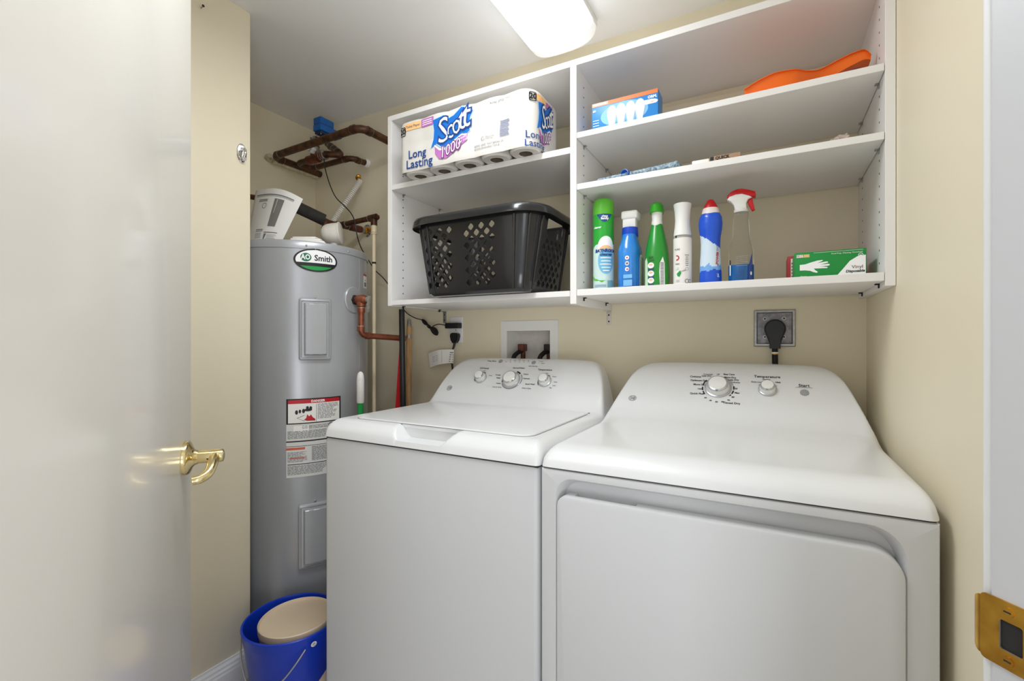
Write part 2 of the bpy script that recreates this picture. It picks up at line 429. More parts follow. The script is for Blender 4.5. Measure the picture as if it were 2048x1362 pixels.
fs += [list(range(n))[::-1], [(len(rows2) - 1) * n + i for i in range(n)]]
b.add(vs, fs); b.build('end_cap', mat('frosted_end_cap', (240, 241, 243), 0.35, emit=0.26), lt, 50)
for xx in (LX0, LX1): MB().box(xx - 0.003, xx + 0.003, LY0, LY1 - 0.004, ZC - 0.024, ZC - 0.001, 0.001).build('side_rail', mat('fixture_white_metal', (236, 236, 236), 0.4), lt)

# ================================================================ left wall hook and nail
hk = thing('wall_hook', 'oval chrome coat hook on cream wall edge beside water heater', 'hook', (XS, 0.945, 1.774))
p0 = Vector((XS, 0.945, 1.774))
MB().lathe([(0.0315, 0), (0.0315, 0.002), (0.029, 0.004), (0.024, 0.0045)], p0, (1, 0, 0), 36, 0.55, 1.0, up=(0, 1, 0)).build('backplate', CHROME, hk)
MB().tube(spline([p0 + Vector((0.004, 0, 0.012)), p0 + Vector((0.016, 0, 0.008)), p0 + Vector((0.02, 0, -0.006)), p0 + Vector((0.014, 0, -0.018)), p0 + Vector((0.02, 0, -0.024))], 6), [0.0065] * 8 + [0.0055] * 8 + [0.006] * 9, 14).build('prong', CHROME, hk)
q = Vector((XS, 0.8168, 2.1823))
tag(MB().use(STEEL).tube([q + Vector((-0.004, 0, 0)), q + Vector((0.012, 0, 0.004))], 0.0016, 10).use(HOLE).disc(q + Vector((0.012, 0, 0.004)), (1, 0, 0.2), 0.004, 0.0015, 14).build('nail'), 'small dark nail high on the cream wall above the door handle', 'nail')

# ================================================================ WASHER AND DRYER
def smin(a, b, k):
    k = min(k, max(a, 1e-6), max(b, 1e-6)); h = max(0, min(1, 0.5 + 0.5 * (b - a) / k)); return b * (1 - h) + a * h - k * h * (1 - h)
FLARE = [(0, 0), (0.006, 0.02), (0.014, 0.055), (0.024, 0.095), (0.036, 0.128), (0.054, 0.15), (0.08, 0.163), (0.13, 0.169), (0.2, 0.172), (1, 0.172)]
class Top:
    """moulded top and control console of a laundry machine as one height function"""
    def __init__(s, x0, x1, y0, zb, zt, rb, prof, depth, scoop=None, inset=0.02):
        s.x0, s.x1, s.y0, s.zb, s.zt, s.rb, s.prof, s.depth, s.scoop, s.inset = x0, x1, y0, zb, zt, rb, prof, depth, scoop, inset
    def z(s, x, y):
        t = y - s.y0; e = min(x - s.x0, s.x1 - x); hb = s.zt - s.zb
        df = hb * (1 - math.sqrt(max(0, 1 - (1 - t / s.rb) ** 2))) if t < s.rb else 0
        sb = 0.032; ds = 0.036 * (1 - math.sqrt(max(0, 1 - (1 - e / sb) ** 2))) if e < sb else 0
        z = s.zt - min(hb, math.hypot(df, ds))
        if s.scoop:
            xa, xb = s.scoop; w = min(1, max(0, (x - xa) / 0.04)) * min(1, max(0, (xb - x) / 0.04)); w = w * w * (3 - 2 * w)
            lim = s.zt - 0.036 * w if t < 0.062 else s.zt
            z = min(z, lim) if w > 0 else z
        p = sinterp(s.prof, t)
        if p > 1e-5:
            kk = min(1, max(0, (t - 0.46) / 0.2)); ee = e - s.inset * kk
            h = sinterp(FLARE, max(0, ee)); q = smin(p, h, 0.018) if h > 1e-5 else 0
            ws = min(1, p / 0.05); z = max(z, (s.zt - math.hypot(df, ds) * (1 - 0.0 * ws)) + q)
        return z
    def mesh(s, b, t0, t1):
        xs = []; x = s.x0
        while x < s.x1 - 1e-6:
            xs.append(x); e = min(x - s.x0, s.x1 - x); x += 0.0035 if e < 0.14 else 0.007
        xs.append(s.x1); ts = []; t = t0
        while t < t1 - 1e-6:
            ts.append(t); t += 0.0035 if t < 0.1 else (0.02 if t < 0.33 else 0.005)
        ts.append(t1); rc = 0.014; W = len(xs); vs = []
        for t in ts:
            for x in xs:
                e0, e1 = x - s.x0, s.x1 - x; X, T = x, t
                e = min(e0, e1)
                if e < rc and t < rc:
                    a, c = rc - e, rc - t; m = max(a, c); l = math.hypot(a, c)
                    a2, c2 = a * m / l, c * m / l; T = rc - c2; X = s.x0 + rc - a2 if e0 < e1 else s.x1 - rc + a2
                vs.append(Vector((X, s.y0 + T, s.z(x, s.y0 + t))))
        fs = [[j * W + i, j * W + i + 1, (j + 1) * W + i + 1, (j + 1) * W + i] for j in range(len(ts) - 1) for i in range(W - 1)]
        rim = list(range(W)) + [j * W + W - 1 for j in range(1, len(ts))] + [(len(ts) - 1) * W + i for i in range(W - 2, -1, -1)] + [j * W for j in range(len(ts) - 2, 0, -1)]
        o = len(vs); vs += [Vector((vs[r].x, vs[r].y, s.zb)) for r in rim]
        for k in range(len(rim)): fs.append([rim[k], o + k, o + (k + 1) % len(rim), rim[(k + 1) % len(rim)]])
        fs.append([o + k for k in range(len(rim))][::-1])
        return b.add(vs, fs)
    def hit(s, px, py):
        r = ray(px, py); lo = (s.y0 + 0.3) / r.y; st = 0.002
        k = lo
        while k * r.y < s.y0 + s.depth:
            P = r * k + Vector((0, 0, CAMZ))
            if P.z <= s.z(P.x, P.y): break
            k += st
        P = r * k + Vector((0, 0, CAMZ))
        d = 0.004
        gy = (s.z(P.x, P.y + d) - s.z(P.x, P.y - d)) / (2 * d)
        N = Vector((0, -gy, 1)).normalized(); V = Vector((0, 1, gy)).normalized()
        P.z = s.z(P.x, P.y)
        return P, Vector((1, 0, 0)), V, N
    def frame(s, px, py):
        P, U, V, N = s.hit(px, py); return plane(P, U, V, N)

def knob(parent, fr, R, name='knob', ang=100):
    O = fr(0, 0, 0); N = (fr(0, 0, 1) - O).normalized(); U = (fr(1, 0, 0) - O).normalized(); V = (fr(0, 1, 0) - O).normalized()
    b = MB(); b.use(SILVERP)
    b.lathe([(R, 0), (R, 0.003), (R * 0.96, 0.005), (R * 0.86, 0.006)], O, N, 40, up=U)
    b.use(WHITEP).lathe([(R * 0.86, 0.005), (R * 0.82, 0.012), (R * 0.78, 0.02)], O, N, 40, up=U)
    b.use(SILVERP).lathe([(R * 0.79, 0.02), (R * 0.74, 0.0235), (R * 0.66, 0.025)], O, N, 40, up=U)
    b.use(WHITEP).lathe([(R * 0.66, 0.0245), (R * 0.62, 0.026), (R * 0.3, 0.0272), (0.0005, 0.0275)], O, N, 40, up=U)
    a = math.radians(ang); w = 0.16 * R
    ca, sa = math.cos(a), math.sin(a)
    f = lambda u, v, h: O + U * (u * ca - v * sa) + V * (u * sa + v * ca) + N * h
    b.use(GREYINK).flat(rect(R * 0.70, R * 0.84, -w * 0.6, w * 0.6), lambda u, v, h: f(u, v, 0.0258 - (u - R * 0.70) * 0.03), 0.0)
    return b.build(name, None, parent)
def monogram(b, fr, R):
    b.use(GREYINK); b.flat(ell(0, 0, R, R, 32), fr, 0.0006, holes=[ell(0, 0, R * 0.88, R * 0.88, 32)])
    for a in range(4): b.flat(arcband(R * 0.60, R * 0.74, a * 90 + 12, a * 90 + 78, 8), fr, 0.0006)
    b.text('GE', R * 0.95, fr, 0.0006, shear=0.25, bold=0.0004)

# ---------------- washer
WX0, WX1, Y0 = -1.163, -0.4535, 0.95
wt = Top(WX0, WX1, Y0, 0.858, 0.908, 0.055, [(0, 0), (0.452, 0), (0.478, 0.004), (0.50, 0.020), (0.53, 0.055), (0.60, 0.137), (0.62, 0.156), (0.638, 0.165), (0.652, 0.167), (0.668, 0.158)], 0.67, (-0.912, -0.695))
wash = thing('washing_machine', 'white top-loading washer beside the water heater, with three knobs on its console', 'washer', ((WX0 + WX1) / 2, 1.28, 0))
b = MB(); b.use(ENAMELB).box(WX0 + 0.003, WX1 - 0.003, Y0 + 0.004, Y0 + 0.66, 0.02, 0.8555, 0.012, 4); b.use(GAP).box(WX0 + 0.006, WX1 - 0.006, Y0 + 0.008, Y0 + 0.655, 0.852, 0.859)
b.build('body', None, wash)
for sx in (0.05, -0.05):
    for sy in (0.06, 0.6): MB().lathe([(0.02, 0), (0.022, 0.02)], ((WX0 if sx > 0 else WX1) + sx, Y0 + sy, 0), n=16).build('foot', RUBBER, wash)
wt.mesh(MB(), 0, 0.478).build('top_cover', ENAMEL, wash, 45)
con = wt.mesh(MB(), 0.478, 0.668).build('control_console', ENAMEL, wash, 45)
# lid
LXa, LXb, Ta, Tb = -1.098, -0.502, 0.056, 0.472
lo_ = rrect(LXa, LXb, Y0 + Ta, Y0 + Tb, [0.035, 0.035, 0.008, 0.008], 6)
b = MB(); b.use(ENAMEL)
fz = lambda u, v, h: Vector((u, v, 0.908 + h))
ins = lambda d: rrect(LXa + d, LXb - d, Y0 + Ta + d, Y0 + Tb - d, [0.035 - d, 0.035 - d, 0.008 - d, 0.008 - d], 6)
n = len(lo_); V_ = []
for d, h in ((0.0, -0.0005), (0.0, 0.0025), (0.0012, 0.0042), (0.004, 0.0048)): V_ += [fz(u, v, h) for u, v in ins(d)]
b.add(V_, [[j * n + i, j * n + (i + 1) % n, (j + 1) * n + (i + 1) % n, (j + 1) * n + i] for j in range(3) for i in range(n)] + [[3 * n + i for i in range(n)]])
b.use(GAP).flat(rrect(LXa - 0.0014, LXb + 0.0014, Y0 + Ta - 0.0014, Y0 + Tb + 0.0014, [0.036, 0.036, 0.008, 0.008], 6), fz, 0.0003, holes=[lo_])
b.use(ENAMEL).box(-0.905, -0.70, Y0 + Ta, Y0 + Ta + 0.012, 0.898, 0.9105, 0.002)
b.use(HOLE).box(-0.5035, -0.4985, Y0 + Tb - 0.003, Y0 + Tb + 0.002, 0.908, 0.912, 0.001)
b.build('lid', None, wash)
for (px, py, R, a) in ((962, 757, 0.0245, -15), (1023, 761, 0.035, -40), (1090, 764, 0.0245, -40)):
    knob(con, wt.frame(px, py), R, 'knob', a)
for (px, py) in ((1001.5, 723.5), (1067.5, 725.5)):
    fr = wt.frame(px, py); MB().prism(ell(0, 0, 0.0085, 0.0085, 24), fr, -0.001, 0.0016).build('button', GREYB, con)
F0 = wt.frame(1023, 761)
class Prints:
    """one printed patch per control, shared out by which control is nearest"""
    def __init__(s, anchors): s.a = anchors; s.b = [MB() for _ in anchors]
    def at(s, px, py): return s.b[min(range(len(s.a)), key=lambda i: (s.a[i][0] - px) ** 2 + ((s.a[i][1] - py) * 2.2) ** 2)]
    def build(s, parent):
        for b in s.b:
            if b.f: b.build('dial_printing', None, parent)['label'] = 'black printed words and marks'
pr = Prints([(965, 752), (1023, 762), (1095, 760), (1000, 722), (1045, 722), (1082, 725)])
for (px, py, tx, s) in ((1090, 741, 'Temperature', 0.0105), (969, 737, 'Soil Level', 0.0105), (1032, 737, 'Normal', 0.008), (1044, 737, 'Whites', 0.008), (984, 723, 'Deep Rinse', 0.0085), (1066, 733, 'Auto Sensing', 0.007),
                    (1052, 749, 'Colors', 0.0075), (1053, 758, 'Delicates', 0.0075), (1060, 769, 'Speed Wash', 0.0075), (1053, 778, 'Drain & Spin', 0.007), (996, 751, 'Towels', 0.0075), (997, 757, 'Bulky', 0.0075), (997, 767, 'Active', 0.0075), (994, 775, 'Soak & Wash', 0.007),
                    (981, 752, 'Heavy', 0.006), (969, 743, 'Light', 0.006), (1109, 754, 'Warm', 0.006), (1111, 765, 'Cool', 0.006), (1108, 772, 'Cold', 0.006), (1094, 748, 'Hot', 0.006), (1101, 776, 'Tap', 0.006),
                    (1021, 721, 'Fill', 0.0055), (1030, 721, 'Soak', 0.0055), (1039, 721, 'Wash', 0.0055), (1048, 721, 'Rinse', 0.0055), (1057, 721, 'Spin', 0.0055), (1083, 723, 'Deep', 0.0065), (1086, 727.5, 'Extra', 0.0065)):
    pr.at(px, py).use(INK if s > 0.007 else GREYINK).text(tx, s, wt.frame(px, py), 0.0008, bold=0.0002)
for px in (1012, 1021, 1030, 1039, 1048, 1057): pr.at(px, 722).use(INK).flat(rect(-0.002, 0.002, -0.0011, 0.0011), wt.frame(px, 724.2), 0.0008)
for (px, py) in ((1078, 722.5), (1078, 727)): pr.at(px, py).use(INK).flat(ell(0, 0, 0.0012, 0.0012, 10), wt.frame(px, py), 0.0008)
b = pr.at(1023, 762); b.use(INK).flat(arcband(0.0375, 0.043, 48, 75), F0, 0.0008); b.flat(arcband(0.0365, 0.039, 95, 200, 20), F0, 0.0008)
b.use(GREYINK).flat(arcband(0.0365, 0.0395, 205, 330, 22), F0, 0.0008); b.flat(arcband(0.04, 0.043, -20, 40, 12), F0, 0.0008)
for (px, py) in ((962, 757), (1090, 764)): pr.at(px, py).use(INK).flat(arcband(0.0255, 0.028, 60, 220, 20), wt.frame(px, py), 0.0008)
b = MB(); monogram(b, wt.frame(899, 777), 0.0115); b.build('maker_emblem', None, con)
pr.build(con)

# ---------------- dryer
DX0, DX1 = -0.449, 0.2335
dt = Top(DX0, DX1, Y0, 0.86, 0.905, 0.075, [(0, 0), (0.36, 0), (0.42, 0.006), (0.47, 0.026), (0.53, 0.07), (0.60, 0.142), (0.62, 0.159), (0.638, 0.168), (0.652, 0.17), (0.668, 0.161)], 0.67, inset=0.03)
dry = thing('clothes_dryer', 'white front-loading dryer against the right wall, with a wide square door', 'dryer', ((DX0 + DX1) / 2, 1.28, 0))
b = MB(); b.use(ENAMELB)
bx0, bx1, bz0, bz1 = DX0 + 0.002, DX1 - 0.001, 0.02, 0.8565
def outline(i): return rrect(bx0 + i, bx1 - i, bz0 + i, bz1 - i, 0.0005, 1)
hol = rrect(-0.4115, 0.1925, 0.12, 0.841, [0.03, 0.03, 0.052, 0.04], 8)
hin = rrect(-0.4015, 0.1825, 0.13, 0.829, [0.03, 0.03, 0.052, 0.04], 8)
fy = lambda u, v, h: Vector((u, Y0 + h, v))
b.flat(outline(0.005), fy, 0.0, holes=[hol])
n = 8; V_ = []
for i, h in ((0.005, 0.0), (0.0015, 0.0015), (0, 0.005), (0, 0.655)): V_ += [fy(u, v, h) for u, v in outline(i)]
n = len(outline(0)); b.add(V_, [[j * n + i, j * n + (i + 1) % n, (j + 1) * n + (i + 1) % n, (j + 1) * n + i] for j in range(3) for i in range(n)] + [[3 * n + i for i in range(n)]])
n = len(hol); V_ = [fy(u, v, 0.0) for u, v in hol] + [fy(hol[i][0] * 0.75 + hin[i][0] * 0.25, hol[i][1] * 0.75 + hin[i][1] * 0.25, 0.004) for i in range(n)] + [fy(u, v, 0.03) for u, v in hin]
b.add(V_, [[j * n + i, j * n + (i + 1) % n, (j + 1) * n + (i + 1) % n, (j + 1) * n + i] for j in range(2) for i in range(n)] + [[2 * n + i for i in range(n)]])
b.use(GAP).box(bx0 + 0.004, bx1 - 0.004, Y0 + 0.006, Y0 + 0.65, 0.852, 0.861)
b.build('body', None, dry)
for sx in (0.05, -0.05):
    for sy in (0.06, 0.6): MB().lathe([(0.02, 0), (0.022, 0.022)], ((DX0 if sx > 0 else DX1) + sx, Y0 + sy, 0), n=16).build('foot', RUBBER, dry)
dt.mesh(MB(), 0, 0.36).build('top_cover', ENAMEL, dry, 45)
con = dt.mesh(MB(), 0.36, 0.668).build('control_console', ENAMEL, dry, 45)
b = MB(); dz1 = 0.8035
rr_ = [0.03, 0.03, 0.046, 0.024]
def dout(i): return rrect(-0.4075 + i, 0.190 - i, 0.125 + i, dz1 - i, [max(0.004, r - i) for r in rr_], 8)
n = len(dout(0)); V_ = []
for i, h in ((0.0, 0.008), (0.0, -0.002), (0.0012, -0.005), (0.004, -0.0065)): V_ += [fy(u, v, h) for u, v in dout(i)]
b.add(V_, [[j * n + i, j * n + (i + 1) % n, (j + 1) * n + (i + 1) % n, (j + 1) * n + i] for j in range(3) for i in range(n)] + [[3 * n + i for i in range(n)], list(range(n))[::-1]])
bk = [p for p in dout(0.0005)]
k = max(range(len(bk)), key=lambda i: (bk[i][1] > dz1 - 0.002, bk[i][0]))
top_i = [i for i in range(len(bk)) if bk[i][1] > dz1 - 0.0011]
bk = bk[:max(top_i[0] + 1, 0)] + [(-0.238, dz1 - 0.0005), (-0.243, dz1 - 0.016), (-0.366, dz1 - 0.016), (-0.371, dz1 - 0.0005)] + bk[top_i[-1]:]
b.prism(bk, fy, 0.0075, 0.026)
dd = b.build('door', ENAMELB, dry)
for z in (0.735, 0.688):
    MB().box(0.1895, 0.1915, Y0 + 0.002, Y0 + 0.02, z - 0.012, z + 0.012, 0.0008).build('hinge', STEEL, dd)
KB = (1436, 777); KT = (1535, 780)
FK, FT = dt.frame(*KB), dt.frame(*KT)
knob(con, FK, 0.037, 'knob', -90); knob(con, FT, 0.0235, 'knob', -95)
MB().prism(ell(0, 0, 0.0105, 0.0105, 28), dt.frame(1609, 787.5), -0.001, 0.0018).build('start_button', GREYB, con)
pr = Prints([(1436, 778), (1534, 768), (1609, 780)]); b = pr.b[0]; b.use(INK)
for k in range(9):
    a0 = 178 + k * 22; b.flat(arcband(0.0405, 0.0445, a0, a0 + 17, 6), FK, 0.0008)
b.flat(arcband(0.0405, 0.0445, 140, 172, 8), FK, 0.0008)
b.use(LGREYINK).flat(arcband(0.0385, 0.043, 15, 110, 18), FK, 0.0008); b = pr.b[1]; b.use(LGREYINK).flat(arcband(0.0245, 0.0275, 30, 85, 10), FT, 0.0008); b.flat(arcband(0.0245, 0.0275, 95, 150, 10), FT, 0.0008)
for (px, py, tx, s) in ((1534, 755, 'Temperature', 0.0125), (1608, 772.5, 'Start', 0.0135), (1391, 755, 'Cottons', 0.0095), (1398, 762, 'Optimum Dry', 0.0085), (1399, 771, 'More Dry', 0.0085), (1400, 778, 'Less', 0.0075), (1394, 788, 'Quick Fluff', 0.009),
                    (1413, 753, 'Less Dry', 0.0075), (1416, 749.5, 'Automatic', 0.0065), (1436, 750, 'Off', 0.006), (1458, 749.5, 'Easy Care', 0.0075), (1460, 757, 'More Dry', 0.008), (1467, 761.5, 'Less Dry', 0.008), (1471, 766.5, 'Delicates', 0.0065),
                    (1471, 778.5, '120', 0.007), (1474, 786.5, 'Max', 0.0075), (1466, 795, '80', 0.0075), (1457, 801, '70', 0.007), (1445, 804, '60', 0.007), (1433, 804.5, '50', 0.007), (1421, 802, '40', 0.007), (1411, 797, '20', 0.007), (1463, 808, 'Timed Dry', 0.010),
                    (1513, 764.5, 'Extra Low', 0.0065), (1533, 761, 'Medium', 0.006), (1556, 766.5, 'High', 0.007)):
    pr.at(px, py).use(INK if s > 0.0068 else GREYINK).text(tx, s, dt.frame(px, py), 0.0008, bold=0.00025)
pr.b[2].use(GREYINK).flat(rect(-0.02, 0.02, -0.0006, 0.0006), dt.frame(1608, 777), 0.0008)
b = MB(); monogram(b, dt.frame(1265, 797), 0.012); b.build('maker_emblem', None, con)
pr.build(con)

# ================================================================ WATER HEATER
TC = Vector((-1.708, 1.285, 0)); TR = 0.2665; TZ = 1.508
def cyl(phi, z, h=0.0):
    a = math.radians(phi); return Vector((TC.x + (TR + h) * math.cos(a), TC.y + (TR + h) * math.sin(a), z))
def cmap(phi0, z0): return lambda u, v, h: cyl(phi0 + math.degrees(u / TR), z0 + v, h)
wh = thing('water_heater', 'tall grey cylindrical electric water heater in the corner alcove', 'water heater', tuple(TC))
MB().lathe([(TR * 0.98, 0.0), (TR, 0.02), (TR, TZ - 0.024)], TC, n=96).build('tank', TANKM, wh)
MB().lathe([(TR - 0.002, TZ - 0.03), (TR + 0.0025, TZ - 0.0295), (TR + 0.0025, TZ - 0.006), (TR - 0.001, TZ - 0.001), (TR - 0.012, TZ - 0.003), (TR - 0.016, TZ - 0.008)], TC, n=96).build('top_cap', TANKM, wh)
for phi in (-33, 2): MB().lathe([(0.0035, 0), (0.0035, 0.0015), (0.002, 0.003)], cyl(phi, TZ - 0.0185, 0.0025), cyl(phi, 0, 1) - cyl(phi, 0, 0), 12).build('screw', STEEL, wh)
def ring(b, outs, fm):
    n = len(outs[0][0]); V_ = []
    for o_, h in outs: V_ += [fm(u, v, h) for u, v in o_]
    b.add(V_, [[j * n + i, j * n + (i + 1) % n, (j + 1) * n + (i + 1) % n, (j + 1) * n + i] for j in range(len(outs) - 1) for i in range(n)])
    # curved face filled by vertical strips
    o_, h = outs[-1]; us = sorted(set(round(p[0], 5) for p in o_)); return o_, h
def panel(phi0, zc, w, hgt):
    """bevelled access cover curved with the tank"""
    fm = cmap(phi0, zc); b = MB()
    steps = [(0.0, -0.002), (0.0, 0.009), (0.003, 0.013), (0.009, 0.0145), (0.011, 0.011), (0.017, 0.011), (0.02, 0.0215), (0.0225, 0.0235)]
    nx, V_ = 14, []
    def rim(d):
        x, y = w / 2 - d, hgt / 2 - d; r = max(0.002, 0.007 - d * 0.3); p = []
        base = rrect(-x, x, -y, y, r, 4); q = []
        for a, c in zip(base, base[1:] + base[:1]):
            q.append(a)
            if abs(a[1] - c[1]) < 1e-6 and abs(a[0] - c[0]) > 0.02:
                for k in range(1, 10): q.append((a[0] + (c[0] - a[0]) * k / 10, a[1]))
        return q
    rims = [rim(d) for d, _ in steps]; n = len(rims[0])
    for rm, (d, h) in zip(rims, steps): V_ += [fm(u, v, h) for u, v in rm]
    b.add(V_, [[j * n + i, j * n + (i + 1) % n, (j + 1) * n + (i + 1) % n, (j + 1) * n + i] for j in range(len(steps) - 1) for i in range(n)])
    x, y = w / 2 - 0.0225, hgt / 2 - 0.0225; b.flat(rims[-1], fm, 0.0235, cuts=8)
    o = b.build('access_panel', TANKM, wh, 30)
    P = fm(0, hgt / 2 + 0.006, 0.0); N = (fm(0, 0, 1) - fm(0, 0, 0)).normalized()
    MB().lathe([(0.0035, 0), (0.0035, 0.006), (0.002, 0.0075)], P, N, 12).build('screw', CHROME, o)
panel(-26.6, 1.1835, 0.110, 0.226); panel(-26.6, 0.428, 0.114, 0.236)
# oval badge
b = MB(); fm = cmap(-25.6, 1.4385); A, B_ = 0.0775, 0.0425
b.use(INK).flat(ell(0, 0, A, B_, 48), fm, 0.0025, cuts=10); n = 48
oo = ell(0, 0, A, B_, 48); b.add([fm(u, v, 0.0) for u, v in oo] + [fm(u, v, 0.0025) for u, v in oo], [[i, (i + 1) % n, n + (i + 1) % n, n + i] for i in range(n)])
ia, ib = A * 0.91, B_ * 0.88
def chop(a, bb, y0, y1, n=40):
    return [(u, min(max(v, y0), y1)) for u, v in ell(0, 0, a, bb, 64)]
def eband(a, bb, y0, y1, n=14):
    R_ = [(a * math.sqrt(max(0, 1 - (y / bb) ** 2)), y) for y in [y0 + (y1 - y0) * k / n for k in range(n + 1)]]
    return R_ + [(-x, y) for x, y in R_[::-1]]
b.use(WINK).flat(eband(ia, ib, -0.010, ib * 0.999), fm, 0.003, cuts=10)
b.use(GREENINK).flat(eband(ia * 0.96, ib, -ib * 0.999, -0.0225), fm, 0.003, cuts=10)
b.use(mat('dark_green_ink', (16, 110, 76), 0.4)).flat(ell(-0.036, 0.0085, 0.0185, 0.0155, 28), fm, 0.0034, cuts=4)
b.use(WINK).text('AO', 0.026, fm, 0.0042, u=-0.037, v=0.0085, bold=0.0008, sx=0.8)
b.use(INK).text('Smith', 0.030, fm, 0.0038, u=0.025, v=0.0075, bold=0.0006, sx=0.96)
b.build('badge', None, wh)['label'] = 'oval black, white and green maker badge'
# warning label
b = MB(); fm = cmap(-47.3, 0.645)   # u to the right from the left edge, v up
LW, LH = 0.194, 0.285
def cf(x0, x1, y0, y1, h): b.flat(rect(x0, x1, y0, y1), fm, h, cuts=max(2, int((x1 - x0) / 0.02)))
b.use(mat('label_grey_white', (214, 213, 210), 0.5)); cf(0, LW, 0, LH - 0.075, 0.0008)
b.use(INK); cf(0, LW, LH - 0.092, LH, 0.0012)
b.use(PAPER); cf(0.006, LW - 0.006, LH - 0.088, LH - 0.018, 0.0017)
b.use(REDINK); cf(0.006, LW - 0.006, LH - 0.018, LH - 0.004, 0.0017)
b.use(WINK).text('DANGER', 0.012, fm, 0.0024, u=LW * 0.55, v=LH - 0.011, bold=0.0004)
b.use(INK); cf(0.1, 0.1012, LH - 0.086, LH - 0.02, 0.0021); cf(0, LW, 0.128, 0.1325, 0.0013); cf(0, LW, 0.112, 0.1135, 0.0013); cf(0.004, LW, 0.046, 0.0485, 0.0013)
rnd = random.Random(3)
b.use(GREYINK)
def textblock(x0, x1, y0, y1, lh, fill, h):
    y = y1
    while y - lh > y0:
        x = x0; xe = x1 - (x1 - x0) * 0.35 * rnd.random() ** 2
        while x < xe:
            w = 0.004 + 0.012 * rnd.random(); w = min(w, xe - x)
            if w > 0.002: b.flat(rect(x, x + w, y - lh * fill, y), fm, h)
            x += w + 0.0022
        y -= lh
textblock(0.105, 0.182, LH - 0.084, LH - 0.022, 0.0052, 0.4, 0.0022)
textblock(0.004, 0.18, 0.136, 0.168, 0.0042, 0.45, 0.0013); textblock(0.05, 0.18, 0.168, 0.186, 0.0045, 0.4, 0.0013)
textblock(0.085, 0.185, 0.052, 0.108, 0.0038, 0.5, 0.0013); textblock(0.004, 0.07, 0.052, 0.092, 0.0042, 0.4, 0.0013); textblock(0.004, 0.15, 0.006, 0.042, 0.0042, 0.45, 0.0013)
b.use(PAPER); cf(0.024, 0.075, 0.166, 0.187, 0.0014)
b.use(mat('orange_red_ink', (206, 92, 60), 0.5)); cf(0.0, 0.062, 0.1, 0.108, 0.0013); cf(0.012, 0.06, 0.068, 0.072, 0.0015)
b.use(INK).flat(arcband(0.009, 0.011, 0, 359, 24, 0.155, 0.18), fm, 0.0014); b.flat(rect(0.154, 0.156, 0.172, 0.188), fm, 0.0014)
b.use(INK)
for (x, y, a, c) in ((0.034, 0.051, 0.005, 0.008), (0.045, 0.054, 0.004, 0.007), (0.057, 0.055, 0.005, 0.008), (0.072, 0.058, 0.014, 0.005), (0.07, 0.066, 0.005, 0.006), (0.081, 0.064, 0.005, 0.007)): b.flat(ell(x, LH - 0.088 + y - 0.012, a, c, 14), fm, 0.0022)
b.flat([(0.035, LH - 0.07), (0.06, LH - 0.06), (0.0605, LH - 0.0612), (0.0372, LH - 0.0705), (0.06, LH - 0.0815), (0.06, LH - 0.083)], fm, 0.0022)
b.use(REDINK).flat([(0.058, LH - 0.078), (0.066, LH - 0.071), (0.069, LH - 0.058), (0.076, LH - 0.066), (0.082, LH - 0.059), (0.088, LH - 0.07), (0.096, LH - 0.076), (0.097, LH - 0.083), (0.07, LH - 0.082)], fm, 0.0022)
b.build('warning_label', None, wh)['label'] = 'white label with red danger band and black frame'
# side stickers
b = MB(); fm = cmap(29, 1.36); b.use(PAPER).flat(rect(-0.02, 0.02, 0, 0.05), fm, 0.0008, cuts=3); b.use(mat('sticker_red', (176, 84, 66), 0.5)).flat(rect(-0.02, 0.02, 0.05, 0.058), fm, 0.0009, cuts=3); b.use(INK).flat(rect(-0.004, 0.003, 0.03, 0.035), fm, 0.0012); b.use(GREYINK).flat(rect(-0.012, 0.012, 0.006, 0.024), fm, 0.0012, cuts=2)
b.build('side_sticker', None, wh)
b = MB(); fm = cmap(30, 1.43); b.use(mat('sticker_grey', (190, 188, 184), 0.5)).flat(rect(-0.016, 0.016, 0, 0.045), fm, 0.0008, cuts=3); b.build('side_sticker', None, wh)
b = MB(); fm = cmap(8, 1.0)
MB().box(-0.001, 0.001, -0.0008, 0.0008, 0.02, TZ - 0.035, M=Matrix.Translation(cyl(17, 0, 0.0003))).build('seam', TANKM, wh)
# temperature and pressure relief valve with its discharge pipe
ph = 9.0; N = (cyl(ph, 0, 1) - cyl(ph, 0, 0)).normalized(); P = cyl(ph, 1.303)
MB().lathe([(0.053, -0.006), (0.053, 0.001), (0.05, 0.004), (0.024, 0.0045)], P, N, 40).build('flange', TANKM, wh)
rv = MB(); rv.use(HOLE).lathe([(0.021, 0.002), (0.021, 0.012)], P, N, 6)
rv.use(COPPERN).lathe([(0.014, 0.01), (0.017, 0.014), (0.02, 0.03), (0.02, 0.048), (0.016, 0.056), (0.013, 0.062)], P, N, 20)
rv.lathe([(0.015, -0.03), (0.018, -0.026), (0.018, -0.01), (0.015, 0.0)], P + N * 0.036, Z3, 20)
rvo = rv.build('relief_valve', None, wh)
MB().use(SOLDER).box(-0.004, 0.004, -0.007, 0.007, -0.05, 0.014, 0.002, M=Matrix.Translation(P + N * 0.072 + Vector((0, 0, 0.0))) @ Matrix.Rotation(0.12, 4, 'Y')).lathe([(0.011, 0), (0.012, 0.008)], P + N * 0.06, N, 16).build('lever', None, rvo)
p1 = P + N * 0.036; p2 = Vector((p1.x - 0.002, p1.y, 1.163)); p3 = Vector((-1.352, 1.52, 1.151))
b = MB(); b.use(COPPERN).tube(bend([p1 - Z3 * 0.025, p2, p3], 0.026, 8), 0.0118, 16)
b.tube([p1 - Z3 * 0.03, p1 - Z3 * 0.05], 0.0142); b.tube([p2 + Z3 * 0.034, p2 + Z3 * 0.016], 0.0142)
